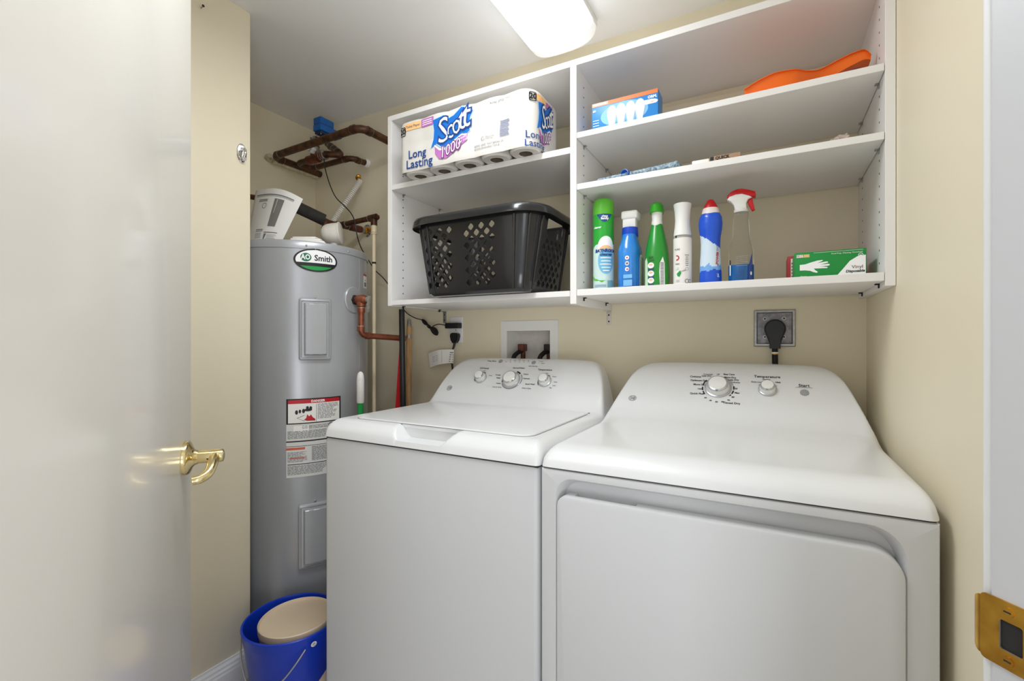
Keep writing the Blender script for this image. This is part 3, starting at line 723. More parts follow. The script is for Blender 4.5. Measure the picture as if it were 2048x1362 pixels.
dr_ = (p3 - p2).normalized(); b.tube([p2 + dr_ * 0.02, p2 + dr_ * 0.038], 0.0142)
b.use(SOLDER).tube([p1 - Z3 * 0.028, p1 - Z3 * 0.033], 0.0148); b.tube([p2 + Z3 * 0.034, p2 + Z3 * 0.037], 0.0135); b.tube([p3 - dr_ * 0.03, p3 - dr_ * 0.026], 0.0135)
b.build('discharge_pipe', None, wh)['label'] = 'copper discharge pipe bent toward the wall'
# nipples and hot outlet cover on the top
MB().lathe([(TR - 0.014, TZ - 0.012), (0.0005, TZ - 0.008)], TC, n=64).build('top_plate', TANKM, wh)
dome = PD(668, 468, 1.93); dv = (ray(640, 500) - Vector((0, 0, 0))).normalized(); dax = Vector((0.80, 0.55, 0.12)).normalized()
b = MB(); b.lathe([(0.012, -0.05), (0.026, -0.046), (0.037, -0.036), (0.0425, -0.02), (0.044, 0.0), (0.044, 0.022), (0.0465, 0.023), (0.0465, 0.028), (0.043, 0.03)], dome, dax, 36)
b.tube([dome - Z3 * 0.03, Vector((dome.x, dome.y, TZ - 0.012))], 0.018)
b.build('outlet_cover', IVORY, wh)['label'] = 'rounded off-white cover on top of the tank'

# ================================================================ SHELVING
YF = 1.333
su = thing('shelf_unit', 'white wall-hung melamine shelving with two bays above the washer and dryer', 'shelf', (-0.51, 1.52, 1.26))
SL0, SL1, SD0, SD1, SR0, SR1 = -1.271, -1.252, -0.530, -0.510, 0.2305, 0.2495
def side(name, x0, x1, z0, z1, faces):
    b = MB(); b.use(MELA).box(x0, x1, YF, D, z0, z1, 0.0008, 1); b.use(HOLE)
    for xf, nx in faces:
        for yy in (YF + 0.064, D - 0.075):
            z = 1.325
            while z < z1 - 0.03:
                b.lathe([(0.0026, 0), (0.0026, 0.0004)], (xf, yy, z), (nx, 0, 0), 10); z += 0.0305
    return b.build(name, None, su)
side('side_panel', SL0, SL1, 1.2735, 1.974, [(SL1, 1)])
side('divider_panel', SD0, SD1, 1.2527, 1.974, [(SD0, -1), (SD1, 1)])
side('side_panel', SR0, SR1, 1.265, 1.974, [(SR0, -1)])
MB().box(SL0, SR1, YF, D, 1.974, 1.993, 0.0008, 1).build('top_panel', MELA, su)
SHELVES = [(SD1, SR0, 1.770, 0.017), (SD1, SR0, 1.6147, 0.0175), (SD1, SR0, 1.2962, 0.0195), (SL1, SD0, 1.731, 0.0195), (SL1, SD0, 1.2935, 0.0175)]
for x0, x1, zt_, th in SHELVES:
    MB().box(x0 + 0.0012, x1 - 0.0012, YF + 0.0005, D - 0.004, zt_ - th, zt_, 0.0008, 1).build('shelf', MELA, su)
    for xf, sx in ((x0, 1), (x1, -1)):
        for yy in (YF + 0.064, D - 0.075):
            b = MB(); z = zt_ - th
            b.box(min(xf, xf + sx * 0.009), max(xf, xf + sx * 0.009), yy - 0.005, yy + 0.005, z - 0.003, z - 0.0002, 0.0006)
            b.box(min(xf, xf + sx * 0.0025), max(xf, xf + sx * 0.0025), yy - 0.004, yy + 0.004, z - 0.011, z - 0.002, 0.0006)
            b.build('shelf_pin', HOLE if zt_ < 1.3 else STEEL, su)
for x0, x1 in ((SL1, SD0), (SD1, SR0)):
    MB().box(x0 + 0.001, x1 - 0.001, D - 0.013, D - 0.0005, 1.885, 1.953, 0.001).build('hanging_rail', WALL, su)
def bracket(x, z, m):
    b = MB(); b.box(x - 0.0085, x + 0.0085, D - 0.003, D - 0.0003, z - 0.052, z, 0.001); b.box(x - 0.0085, x + 0.0085, D - 0.045, D - 0.0003, z - 0.003, z, 0.001)
    b.use(m); o = None
    bb = MB(); bb.use(m); bb.add(b.v, b.f); bb.use(HOLE)
    for dz in (-0.016, -0.04): bb.lathe([(0.003, 0), (0.003, 0.0006)], (x, D - 0.0032, z + dz), (0, -1, 0), 12)
    bb.build('bracket', None, su)
bracket(-0.521, 1.2527, mat('bracket_pale_steel', (214, 208, 200), 0.4, metal=0.2)); bracket(-1.277 + 0.0, 1.2735, STEEL)

# ---------------------------------------------------------------- toilet paper pack
TX0, TX1, TY0, TY1, TZ0, TZ1 = -1.154, -0.622, 1.268, 1.482, 1.7315, 1.921
tp = thing('toilet_paper_pack', 'white plastic-wrapped pack of twenty toilet rolls on the upper left shelf', 'toilet paper', ((TX0 + TX1) / 2, (TY0 + TY1) / 2, TZ0))
NR = 5; RW = (TX1 - TX0) / NR; RR = RW / 2; RLF = 0.02
TISSUE = mat('toilet_tissue', (232, 228, 222), 0.9, bump=0.2, bscale=150); CORE = mat('cardboard_core_inside', (120, 108, 94), 0.9)
def front_y(x, z):
    """wrapped front: scalloped softly round the five rolls, tighter at the middle"""
    k = (x - TX0) / RW; f = k - math.floor(min(k, NR - 1e-6)); bow = 1 - (2 * f - 1) ** 2
    e = min(x - TX0, TX1 - x)
    rc_ = RLF if x - TX0 < TX1 - x else RR
    cr = 0 if e > rc_ else rc_ - math.sqrt(max(0, rc_ ** 2 - (rc_ - e) ** 2))
    mid = math.exp(-((z - (TZ0 + TZ1) / 2) / 0.012) ** 2) * 0.003
    wr = 0.0018 * noise.noise(Vector((x * 16, z * 22, 1.3))) + 0.0008 * noise.noise(Vector((x * 45, z * 30, 4)))
    sm = min(1, max(0, (e - rc_ * 0.9) / (RR * 0.6)))
    return TY0 + max(cr, 0) + ((1 - bow) * 0.003 + mid + wr) * sm
def pack_pt(s, z):
    """s: distance along the front then round the corner and along the right side"""
    if s <= TX1 - TX0 - RR: x = TX0 + s; return Vector((x, front_y(x, z), z))
    s2 = s - (TX1 - TX0 - RR); al = RR * math.pi / 2
    wr = 0.0
    if s2 < al:
        a = s2 / RR; return Vector((TX1 - RR + (RR + wr) * math.sin(a), TY0 + RR - (RR - wr) * math.cos(a), z))
    return Vector((TX1 + wr, TY0 + RR + (s2 - al), z))
SF = TX1 - TX0 - RR; SC = SF + RR * math.pi / 2; SE = SC + (TY1 - TY0 - 2 * RR)
def lump(x, y):
    gx = (x - TX0) / RW; gy = (y - TY0) / RW; fx = gx - math.floor(gx) - 0.5; fy_ = gy - math.floor(gy) - 0.5
    return -0.010 * min(1, (fx * fx + fy_ * fy_) * 2.4)
b = MB()
# outline loop around the pack, many rows in z, rolled over at the top
def loop(inset, z, m):
    pts = []
    N_ = 140
    per = 2 * ((TX1 - TX0 - 2 * RR) + (TY1 - TY0 - 2 * RR)) + 1.5 * math.pi * RR + 0.5 * math.pi * RLF + 2 * (RR - RLF)
    for k in range(N_):
        s = per * k / N_; ax, ay = TX0 + RR, TY0 + RR; bx, by = TX1 - RR, TY1 - RR; lx, ly = TX0 + RLF, TY0 + RLF
        segs = [(bx - lx), RR * math.pi / 2, (by - ay), RR * math.pi / 2, (bx - ax), RR * math.pi / 2, (by - ly), RLF * math.pi / 2]
        i = 0
        while s > segs[i] and i < 7: s -= segs[i]; i += 1
        r = RR - inset
        if i == 0: p = (lx + s, front_y(lx + s, z) + inset)
        elif i == 1: a = s / RR; p = (bx + r * math.sin(a), ay - r * math.cos(a))
        elif i == 2: p = (bx + r, ay + s)
        elif i == 3: a = s / RR; p = (bx + r * math.cos(a), by + r * math.sin(a))
        elif i == 4: p = (bx - s, by + r)
        elif i == 5: a = s / RR; p = (ax - r * math.sin(a), by + r * math.cos(a))
        elif i == 6: p = (ax - r, by - s)
        else: a = s / RLF; r = max(0.001, RLF - inset); p = (lx - r * math.cos(a), ly - r * math.sin(a))
        pts.append(Vector((p[0], p[1], z + (lump(*p) * m if m else 0))))
    return pts
rows = [loop(0.002, TZ0 + 0.004, 0)] + [loop(0.0, TZ0 + 0.012 + (TZ1 - 0.03 - TZ0) * k / 14, 0) for k in range(15)] + [loop(0.003, TZ1 - 0.008, 0.2), loop(0.010, TZ1 - 0.001, 0.6), loop(0.024, TZ1 + 0.003, 1), loop(0.040, TZ1 + 0.003, 1), loop(0.0525, TZ1 + 0.002, 1)]
n = len(rows[0]); V_ = [p for r in rows for p in r]
b.add(V_, [[j * n + i, j * n + (i + 1) % n, (j + 1) * n + (i + 1) % n, (j + 1) * n + i] for j in range(len(rows) - 1) for i in range(n)] + [[(len(rows) - 1) * n + i for i in range(n)]])
b.use(mat('clear_white_wrap', (212, 208, 202), 0.32, coat=0.25, bump=0.2, bscale=25)); b.build('wrapper', mat('clear_white_wrap', (0, 0, 0)), tp, 50)
for iy in range(2):
    for ix in range(NR):
        c = Vector((TX0 + RR + ix * RW, TY0 + RR + iy * RW, TZ0))
        b = MB(); b.use(TISSUE); o_ = RR - 0.003
        b.lathe([(0.021, 0.05), (0.021, 0.003), (0.024, 0.0), (o_ - 0.006, 0.0005), (o_, 0.006), (o_, 0.09)], c, n=36, caps=False)
        b.use(CORE).lathe([(0.0208, 0.0015), (0.0200, 0.05), (0.0005, 0.05)], c, n=24, caps=False)
        b.build('roll', None, tp)
# printing on the wrapper: x along the front from the left edge, y up from the bottom
def fp(u, v, h):
    p = pack_pt(u, TZ0 + v); q = pack_pt(u + 0.002, TZ0 + v); t = (q - p).normalized(); return p + Vector((t.y, -t.x, 0)) * (h + 0.0013)
BLUEI = mat('brand_blue_ink', (24, 108, 196), 0.4); NAVY = mat('navy_ink', (28, 66, 132), 0.4); PURP = mat('purple_ink', (182, 110, 178), 0.4); ORI = mat('pale_orange_ink', (246, 192, 126), 0.45); LBL = mat('pale_blue_ink', (176, 212, 240), 0.45)
b = MB()
def logo(b, u0, v0, S, sx=1.0, h=0.0006):
    f = lambda u, v, hh: fp(u0 + u * S * sx, v0 + v * S, hh)
    flag = [(-0.68, -0.30), (-0.50, -0.22), (-0.36, -0.32), (-0.18, -0.36), (0.05, -0.22), (0.3, -0.10), (0.46, -0.12), (0.52, -0.08), (0.55, 0.24), (0.64, 0.42), (0.50, 0.36), (0.44, 0.34), (0.42, 0.52), (0.30, 0.56), (0.05, 0.40), (-0.22, 0.34), (-0.27, 0.48), (-0.62, 0.42), (-0.58, 0.15), (-0.62, -0.08)]
    b.use(LBL).flat([(x * 1.05, y * 1.06) for x, y in flag], f, h, cuts=8)
    b.use(BLUEI).flat(flag, f, h * 2, cuts=8)
    sw = [(-0.56, -0.26), (-0.40, -0.40), (-0.2, -0.42), (0.02, -0.28), (0.28, -0.15), (0.44, -0.18), (0.47, -0.14), (0.46, -0.32), (0.3, -0.40), (0.1, -0.52), (-0.2, -0.66), (-0.42, -0.64), (-0.55, -0.48)]
    b.use(PURP).flat(sw, f, h * 2.2, cuts=8)
    b.use(WINK).flat([(-0.56, -0.24), (-0.42, -0.365), (-0.2, -0.385), (0.03, -0.25), (0.28, -0.12), (0.43, -0.15), (0.43, -0.175), (0.28, -0.155), (0.03, -0.29), (-0.2, -0.43), (-0.42, -0.41), (-0.57, -0.28)], f, h * 2.6, cuts=8)
    for (t, s, u, v, m1, m2, r) in (('S', 0.92, -0.335, 0.05, NAVY, WINK, 0.16), ('c', 0.74, -0.105, 0.06, NAVY, WINK, 0.16), ('o', 0.74, 0.108, 0.14, NAVY, WINK, 0.16), ('t', 0.82, 0.278, 0.23, NAVY, WINK, 0.10), ('t', 0.94, 0.405, 0.30, NAVY, WINK, 0.10)):
        b.use(m1).text(t, s, f, h * 4, u=u, v=v, bold=0.042, shear=0.22, rot=r, sx=0.84 if t in 'St' else 0.74)
    for (t, s, u, v, m1, m2, r) in (('S', 0.92, -0.335, 0.05, NAVY, WINK, 0.16), ('c', 0.74, -0.105, 0.06, NAVY, WINK, 0.16), ('o', 0.74, 0.108, 0.14, NAVY, WINK, 0.16), ('t', 0.82, 0.278, 0.23, NAVY, WINK, 0.10), ('t', 0.94, 0.405, 0.30, NAVY, WINK, 0.10)):
        b.use(m2).text(t, s, f, h * 5.5, u=u, v=v, bold=-0.004, shear=0.22, rot=r, sx=0.84 if t in 'St' else 0.74)
    b.use(mat('dark_purple_ink', (120, 60, 122), 0.4)).text('1000', 0.40, f, h * 4, u=-0.08, v=-0.445, bold=0.028, shear=0.3, rot=0.24, sx=0.86)
    b.use(WINK).text('1000', 0.40, f, h * 5.5, u=-0.08, v=-0.445, bold=-0.002, shear=0.3, rot=0.24, sx=0.86)
    b.use(WINK).text('sheets', 0.1, f, h * 4, u=0.33, v=-0.225, rot=0.25); b.text('per roll', 0.1, f, h * 4, u=0.34, v=-0.305, rot=0.25)
logo(b, 0.232, 0.105, 0.128)
b.use(NAVY)
b.text('Long', 0.040, fp, 0.0012, u=0.083, v=0.060, bold=0.0006); b.text('Lasting', 0.042, fp, 0.0012, u=0.092, v=0.026, bold=0.0006)
b.use(ORI).flat(rrect(0.028, 0.098, 0.148, 0.172, 0.003), fp, 0.0006, cuts=6); b.use(PURP).flat(rrect(0.1, 0.155, 0.146, 0.174, 0.002), fp, 0.0006, cuts=6)
b.use(INK).text('20', 0.026, fp, 0.0012, u=0.018, v=0.147, bold=0.001); b.flat(rrect(0.004, 0.032, 0.131, 0.163, 0.006), fp, 0.0009, holes=[rrect(0.0065, 0.0295, 0.1335, 0.1605, 0.005)], cuts=3)
b.use(NAVY).text('Toilet Paper', 0.0125, fp, 0.0014, u=0.064, v=0.160); b.use(WINK)
for v in (0.167, 0.160, 0.153): b.flat(rect(0.106, 0.148, v - 0.0012, v + 0.0012), fp, 0.0012, cuts=4)
b.use(GREYINK)
b.text('Keep your', 0.012, fp, 0.001, u=0.405, v=0.163); b.text('pipes happy', 0.009, fp, 0.001, u=0.432, v=0.168); b.text('SEPTIC SAFE  FAST BREAK UP', 0.0085, fp, 0.001, u=0.372, v=0.036); b.text('BIODEGRADABLE TISSUE', 0.0085, fp, 0.001, u=0.366, v=0.026)
b.flat(arcband(0.005, 0.0062, 60, 360, 14, 0.352, 0.056), fp, 0.001); b.flat(rect(0.3635, 0.3642, 0.048, 0.066), fp, 0.001); b.text('Responsible', 0.006, fp, 0.001, u=0.380, v=0.059); b.text('Sourcing', 0.006, fp, 0.001, u=0.378, v=0.053)
b.use(mat('barcode_blue_grey', (120, 126, 156), 0.5))
for k in range(11): b.flat(rect(0.414, 0.449 - 0.002 * (k % 3), 0.050 + k * 0.0048, 0.0525 + k * 0.0048), fp, 0.001, cuts=3)
b.build('printing', None, tp)['label'] = 'blue and purple brand lettering on the front'
b = MB()
# right-hand side repeats the brand
logo(b, SF + 0.118, 0.098, 0.115, 0.72)
b.use(ORI).flat(rrect(SF + 0.06, SF + 0.115, 0.150, 0.170, 0.002), fp, 0.0006, cuts=5); b.use(PURP).flat(rrect(SF + 0.118, SF + 0.158, 0.146, 0.168, 0.002), fp, 0.0006, cuts=5)
b.use(INK).text('20', 0.024, fp, 0.0012, u=SF + 0.047, v=0.158, bold=0.001); b.flat(rrect(SF + 0.034, SF + 0.059, 0.144, 0.172, 0.005), fp, 0.0009, holes=[rrect(SF + 0.0365, SF + 0.0565, 0.1465, 0.1695, 0.004)], cuts=3)
b.use(NAVY).text('Long', 0.032, fp, 0.0012, u=SF + 0.054, v=0.040, bold=0.0002); b.text('Lasting', 0.030, fp, 0.0012, u=SF + 0.062, v=0.014, bold=0.0002)
b.build('printing', None, tp)['label'] = 'blue and purple brand lettering on the short side'

# ---------------------------------------------------------------- laundry basket
lb = thing('laundry_basket', 'black plastic laundry basket with diamond holes on the lower left shelf', 'laundry basket', (-0.845, 1.42, 1.2935))
bz = 1.2945
def bsec(z):
    """centre, half sizes, corner radius of the basket wall at height z above the shelf"""
    k = z / 0.255
    return (-0.848 - 0.002 * k, 1.4225, 0.196 + 0.043 * k, 0.148 + 0.022 * k, 0.05 + 0.03 * k)
def bloop(z, inset, n=10):
    cx, cy, a, c, r = bsec(z); a -= inset; c -= inset; r = max(0.01, r - inset)
    return [Vector((x, y, bz + z)) for x, y in rrect(cx - a, cx + a, cy - c, cy + c, r, n)]
def scal(P, z, amt):
    """corner flutes"""
    return P
b = MB()
zs_ = [0.0, 0.006, 0.012, 0.06, 0.12, 0.18, 0.235, 0.252]
outer = [bloop(z, 0.012 if z == 0 else (0.003 if z < 0.01 else 0)) for z in zs_]
inner = [bloop(z, 0.0035) for z in zs_[::-1] if z > 0.004]
inner[-1] = [p + Z3 * 0.0 for p in inner[-1]]
rows = outer + inner; n = len(rows[0]); V_ = [p for r in rows for p in r]
b.add(V_, [[j * n + i, j * n + (i + 1) % n, (j + 1) * n + (i + 1) % n, (j + 1) * n + i] for j in range(len(rows) - 1) for i in range(n)] + [list(range(n))[::-1], [(len(rows) - 1) * n + i for i in range(n)]])
shell = b.build('basket_wall', BLACKG, lb, 30)
# diamond cutters
ct = MB()
def cut(P, U, V, Nn, du, dv):
    f = lambda u, v, h: P + U * u + V * v + Nn * h
    r = 0.18
    pts = []
    for (x, y), (x2, y2) in zip([(1, 0), (0, 1), (-1, 0), (0, -1)], [(0, 1), (-1, 0), (0, -1), (1, 0)]):
        pts += [((x * (1 - r) + x2 * r) * du, (y * (1 - r) + y2 * r) * dv), ((x * r + x2 * (1 - r)) * du, (y * r + y2 * (1 - r)) * dv)]
    ct.prism(pts, f, -0.02, 0.02)
for xc0 in (-0.977, -0.812):
    for fr in (1, -1):
        for row in range(10):
            z = 0.036 + row * 0.0198
            for c_ in range(3):
                x = xc0 * (1 if True else 0) + (c_ - 1) * 0.0375 * (0.92 + z * 0.6) + (0.0095 if row % 2 else -0.0095)
                cx, cy, a, c, r = bsec(z)
                cut(Vector((x, cy - fr * c, bz + z)), Vector((1, 0, 0)), Z3, Vector((0, 1, 0)), 0.0130, 0.0130)
for sgn in (1, -1):
    for row in range(8):
        z = 0.030 + row * 0.0192
        for c_ in range(5 if row % 2 == 0 else 4):
            y = 1.4225 - 0.068 + (c_ + (0 if row % 2 == 0 else 0.5)) * 0.034
            cx, cy, a, c, r = bsec(z); cut(Vector((cx + sgn * a, y, bz + z)), Vector((0, 1, 0)), Z3, Vector((1, 0, 0)), 0.0132, 0.0128)
    cx, cy, a, c, r = bsec(0.215)
    hp = rrect(-0.062, 0.062, -0.026, 0.028, [0.022, 0.022, 0.008, 0.008], 5)
    f = lambda u, v, h, cx=cx, a=a, sgn=sgn: Vector((cx + sgn * a + h, 1.4225 + u, bz + 0.21 + v)); ct.prism(hp, f, -0.03, 0.03)
cutter = ct.build('cutter', BLACKG, None)
md = shell.modifiers.new('holes', 'BOOLEAN'); md.object = cutter; md.solver = 'EXACT'; md.use_self = False
dg = bpy.context.evaluated_depsgraph_get(); nm = bpy.data.meshes.new_from_object(shell.evaluated_get(dg))
shell.modifiers.clear(); old = shell.data; shell.data = nm; nm.name = 'basket_wall'; bpy.data.objects.remove(cutter); bpy.data.meshes.remove(old)
for p in shell.data.polygons: p.use_smooth = True
shell.data.set_sharp_from_angle(angle=math.radians(30))
# rolled rim
b = MB()
def rloop(off, dz, n=12):
    cx, cy, a, c, r = bsec(0.252); a += off; c += off; r += off
    out = []
    for x, y in rrect(cx - a, cx + a, cy - c, cy + c, max(0.01, r), n):
        k = min(1, abs(y - cy) / 0.1); sag = -0.012 * max(0, 1 - (abs(y - cy) / 0.09) ** 2) if abs(x - cx) > a * 0.9 else 0
        out.append(Vector((x, y, bz + 0.252 + dz + sag)))
    return out
rows = [rloop(-0.0035, -0.004), rloop(-0.004, 0.006), rloop(0.002, 0.0125), rloop(0.012, 0.014), rloop(0.021, 0.010), rloop(0.026, 0.0), rloop(0.0275, -0.016), rloop(0.0255, -0.0165), rloop(0.0235, -0.002), rloop(0.010, 0.008), rloop(0.0005, 0.006), rloop(0.0, -0.004)]
n = len(rows[0]); V_ = [p for r in rows for p in r]; R_ = len(rows)
b.add(V_, [[(j % R_) * n + i, (j % R_) * n + (i + 1) % n, ((j + 1) % R_) * n + (i + 1) % n, ((j + 1) % R_) * n + i] for j in range(R_) for i in range(n)])
b.build('rim', BLACKG, lb, 50)
# corner ribs
for sx in (1, -1):
    for sy in (1, -1):
        b = MB()
        for k, ang in enumerate((8, 45, 82)):
            pts = []
            for z in (0.008, 0.12, 0.236):
                cx, cy, a, c, r = bsec(z); al = math.radians(ang)
                pts.append(Vector((cx + sx * (a - r + (r + 0.001) * math.cos(al)), cy + sy * (c - r + (r + 0.001) * math.sin(al)), bz + z)))
            b.tube(pts, [0.0025, 0.004, 0.0055], 10)
        b.build('corner_rib', BLACKG, lb)

# ---------------------------------------------------------------- bottles on the lower right shelf
SZ = 1.2962; BY = 1.42
def place(px, Y=BY): p = PY(px, 560, Y); return Vector((p.x, Y, SZ))
def h_at(px, py, Y=BY): return PY(px, py, Y).z - SZ
def mpp(px, Y=BY): return (Y / (cs + (px - 1024) / FPX * sn)) / FPX
GREEN = mat('bright_green_plastic', (92, 182, 52), 0.35); GREEND = mat('deep_green_plastic', (30, 140, 44), 0.3, coat=0.2)
grp = 'cleaning bottles on the lower right shelf'
def vmap(c, r, phi0=None, sx=1.0, sy=1.0):
    """wrap map on an upright bottle: u=0 faces the camera"""
    ph0 = math.atan2(-c.y, -c.x) if phi0 is None else phi0
    rf = r if callable(r) else (lambda z: r)
    def f(u, v, h):
        R = rf(v); a = ph0 + u / max(R, 0.004); return Vector((c.x + (R * sx + h) * math.cos(a), c.y + (R * sy + h) * math.sin(a), c.z + v))
    return f
# 1 aerosol
c = place(1207); k = mpp(1207); H = h_at(1207, 401); r = 20.3 * k
ae = thing('aerosol_can', 'tall green and white aerosol cleaner can with lime cap, first from the divider', 'spray can', c, grp)
CANLOW = mat('aerosol_pale_print', (202, 226, 222), 0.3); CANG = mat('aerosol_green_print', (40, 160, 52), 0.3)
zc = H * 0.83
b = MB(); b.use(CANLOW).lathe([(r * 0.96, 0.0), (r, 0.003), (r, H * 0.50)], c, n=48, caps=False); b.use(CANG).lathe([(r, H * 0.50), (r, zc)], c, n=48, caps=False)
b.use(STEEL).lathe([(0.0005, 0.0), (r * 0.96, 0.0)], c, n=48, caps=False); b.build('can', None, ae)
b = MB(); b.use(GREEN).lathe([(r * 1.0, zc - 0.001), (r * 1.005, zc + 0.004), (r * 1.0, H * 0.955), (r * 0.93, H * 0.985), (r * 0.8, H * 0.998), (0.0005, H)], c, n=48); b.build('cap', None, ae)
f = vmap(c, r); b = MB()
b.use(CANG); b.flat([(-0.05, H * 0.5), (-0.05, H * 0.43), (-0.038, H * 0.47), (-0.02, H * 0.5)], f, 0.0003, cuts=5)
b.use(WINK).flat(ell(0.008, H * 0.47, 0.026, H * 0.115, 28), f, 0.0004, cuts=6)
b.use(NAVY).flat([(-0.022, H * 0.825)] + [(-0.022 + 0.05 * i / 12, H * 0.825 - H * 0.088 * math.sin(math.pi * i / 12)) for i in range(1, 12)] + [(0.028, H * 0.825)], f, 0.0006, cuts=6)
b.use(WINK).text('family', 0.010, f, 0.001, u=0.004, v=H * 0.775, bold=0.0004); b.text('clean', 0.009, f, 0.001, u=0.004, v=H * 0.80, bold=0.0003); b.text('cleaner', 0.009, f, 0.0009, u=-0.020, v=H * 0.683, bold=0.0003)
b.use(mat('aerosol_blue_oval', (112, 180, 214), 0.3)).flat(ell(0.008, H * 0.315, 0.025, H * 0.14, 28), f, 0.0008, cuts=7)
b.use(mat('peach_ink', (240, 190, 140), 0.4)).flat(eband(0.021, H * 0.05, 0, H * 0.049), lambda u, v, h: f(u + 0.008, v + H * 0.435, h), 0.0009, cuts=5)
b.use(NAVY).text('BATHROOM', 0.0125, f, 0.0014, u=0.008, v=H * 0.425, bold=0.0008, shear=0.2); b.text('cleaner', 0.013, f, 0.0014, u=0.008, v=H * 0.385, bold=0.0005, shear=0.2)
b.use(WINK)
for i, w in enumerate((0.034, 0.03, 0.036, 0.028, 0.02)): b.flat(rect(0.008 - w / 2, 0.008 + w / 2, H * (0.345 - 0.035 * i), H * (0.355 - 0.035 * i)), f, 0.0012, cuts=4)
b.use(GREEN); b.flat([(-0.05, H * 0.2), (-0.03, H * 0.13), (0.0, H * 0.105), (0.03, H * 0.11), (0.03, H * 0.095), (-0.005, H * 0.085), (-0.035, H * 0.11), (-0.05, H * 0.16)], f, 0.0008, cuts=6)
b.use(mat('teal_ink', (120, 170, 178), 0.4)); b.flat(rect(0.012, 0.036, H * 0.02, H * 0.105), f, 0.0009, cuts=3)
b.use(mat('slate_ink', (150, 170, 190), 0.4)); b.flat(rect(-0.03, 0.008, H * 0.035, H * 0.06), f, 0.0009, cuts=4)
b.build('label', None, ae)
# generic bottle from (px half width, py) silhouette samples
def bottle_profile(px, rows, Y=BY):
    k = mpp(px, Y); return [(w * k, max(0.0, h_at(px, y, Y))) for w, y in rows]
# 2 blue spray bottle
c = place(1260, 1.43); k = mpp(1260)
bl = thing('spray_bottle', 'light blue spray cleaner bottle with white trigger head, between the aerosol and green bottle', 'bottle', c, grp)
BLUEB = mat('clear_blue_bottle', (44, 134, 214), 0.22, coat=0.3, c2=(30, 110, 200), scale=6)
pr_ = bottle_profile(1260, [(20, 578), (21.5, 574), (22, 560), (22, 520), (22.5, 503), (21, 496), (17.5, 485), (15, 476), (14.5, 470)])
pr_[0] = (pr_[0][0], 0.0)
b = MB(); b.lathe(pr_, c, n=40, up=(1, 0, 0), sx=1.0, sy=1.35, ex=2.4); b.build('bottle', BLUEB, bl)
z0, z1 = h_at(1260, 471), h_at(1260, 455)
MB().lathe([(16 * k, z0 - 0.003), (16.5 * k, z0), (15.5 * k, z1), (13 * k, z1 + 0.001)], c, n=32).build('collar', mat('royal_blue_cap', (20, 70, 190), 0.35), bl)
z2, z3 = h_at(1260, 437), h_at(1260, 421)
b = MB(); b.box(c.x - 13 * k, c.x + 13 * k, c.y - 0.013, c.y + 0.014, c.z + z1, c.z + z2, 0.003); b.box(c.x - 16 * k, c.x + 17 * k, c.y - 0.017, c.y + 0.035, c.z + z2 - 0.002, c.z + z3, 0.007, 3); b.box(c.x - 0.006, c.x + 0.006, c.y + 0.03, c.y + 0.055, c.z + z2, c.z + z3 - 0.008, 0.003)
b.build('trigger_head', WHITEP, bl)
MB().tube([c + Vector((0, 0.03, z2)), c + Vector((0, 0.04, z2 - 0.012)), c + Vector((0, 0.038, z2 - 0.035))], [0.006, 0.006, 0.004], 10).build('trigger', WHITEP, bl)
b = MB(); f = lambda u, v, h: Vector((c.x + u, c.y - 22 * k * 1.35 * 0.985 - h, c.z + v))
b.use(WINK)
b.use(mat('pale_blue_print', (120, 184, 232), 0.35)); b.flat(rect(-0.008, 0.018, 0.008, 0.026), f, 0.0012); b.flat(rect(-0.008, 0.018, 0.031, 0.042), f, 0.0012)
b.use(WINK)
for z in (0.058, 0.075, 0.092): b.flat(ell(0.003, z, 0.0062, 0.0062, 18), f, 0.0012)
b.use(REDINK); b.flat(ell(0.003, 0.092, 0.003, 0.002, 10), f, 0.0016); b.use(GREYINK).flat(rect(-0.001, 0.007, 0.072, 0.078), f, 0.0016); b.use(PURP).flat(ell(0.004, 0.0575, 0.004, 0.003, 10), f, 0.0016)
b.build('label', None, bl)
b = MB(); lm = lambda u, v, h: Vector((c.x + 22 * k + h, c.y + u, c.z + v))
b.use(WINK).flat(rrect(-0.024, 0.03, 0.004, 0.105, [0.003, 0.003, 0.02, 0.02]), lm, 0.0012); b.use(LGREYINK)
for i in range(18): b.flat(rect(-0.02, 0.026 - 0.006 * rnd.random(), 0.009 + i * 0.005, 0.0108 + i * 0.005), lm, 0.0016)
b.build('back_label', None, bl)
# 3 green spray bottle
c = place(1314, 1.43); k = mpp(1314)
gb = thing('spray_bottle', 'green tapered spray bottle with green-topped head, between the blue and white bottles', 'bottle', c, grp)
pr_ = bottle_profile(1314, [(22, 572), (23.5, 568), (24, 552), (23.5, 530), (22.5, 510), (20, 492), (16, 472), (12, 455), (10, 447)]); pr_[0] = (pr_[0][0], 0.0)
b = MB(); b.use(GREEND).lathe(pr_, c, n=40, up=(1, 0, 0), sx=1.0, sy=1.2, ex=2.3); b.build('bottle', None, gb)
z0, z1, z2 = h_at(1314, 449), h_at(1314, 424), h_at(1314, 405)
b = MB(); b.use(WHITEP).lathe([(10.5 * k, z0 - 0.004), (10.6 * k, z0 + 0.008), (9.6 * k, z0 + 0.014), (10.2 * k, z1 - 0.004), (12.6 * k, z1 + 0.006), (11 * k, z1 + 0.008)], c, n=32, sy=1.3, up=(1, 0, 0)); b.build('head', None, gb)
b = MB(); b.lathe([(12.8 * k, z1 - 0.002), (13.2 * k, z1 + 0.004), (12 * k, z2 - 0.008), (9 * k, z2 - 0.002), (0.0005, z2)], c + Vector((-0.0006, 0, 0)), n=32, sy=1.6, up=(1, 0, 0)); b.build('cap', mat('leaf_green_cap', (52, 166, 34), 0.4), gb)
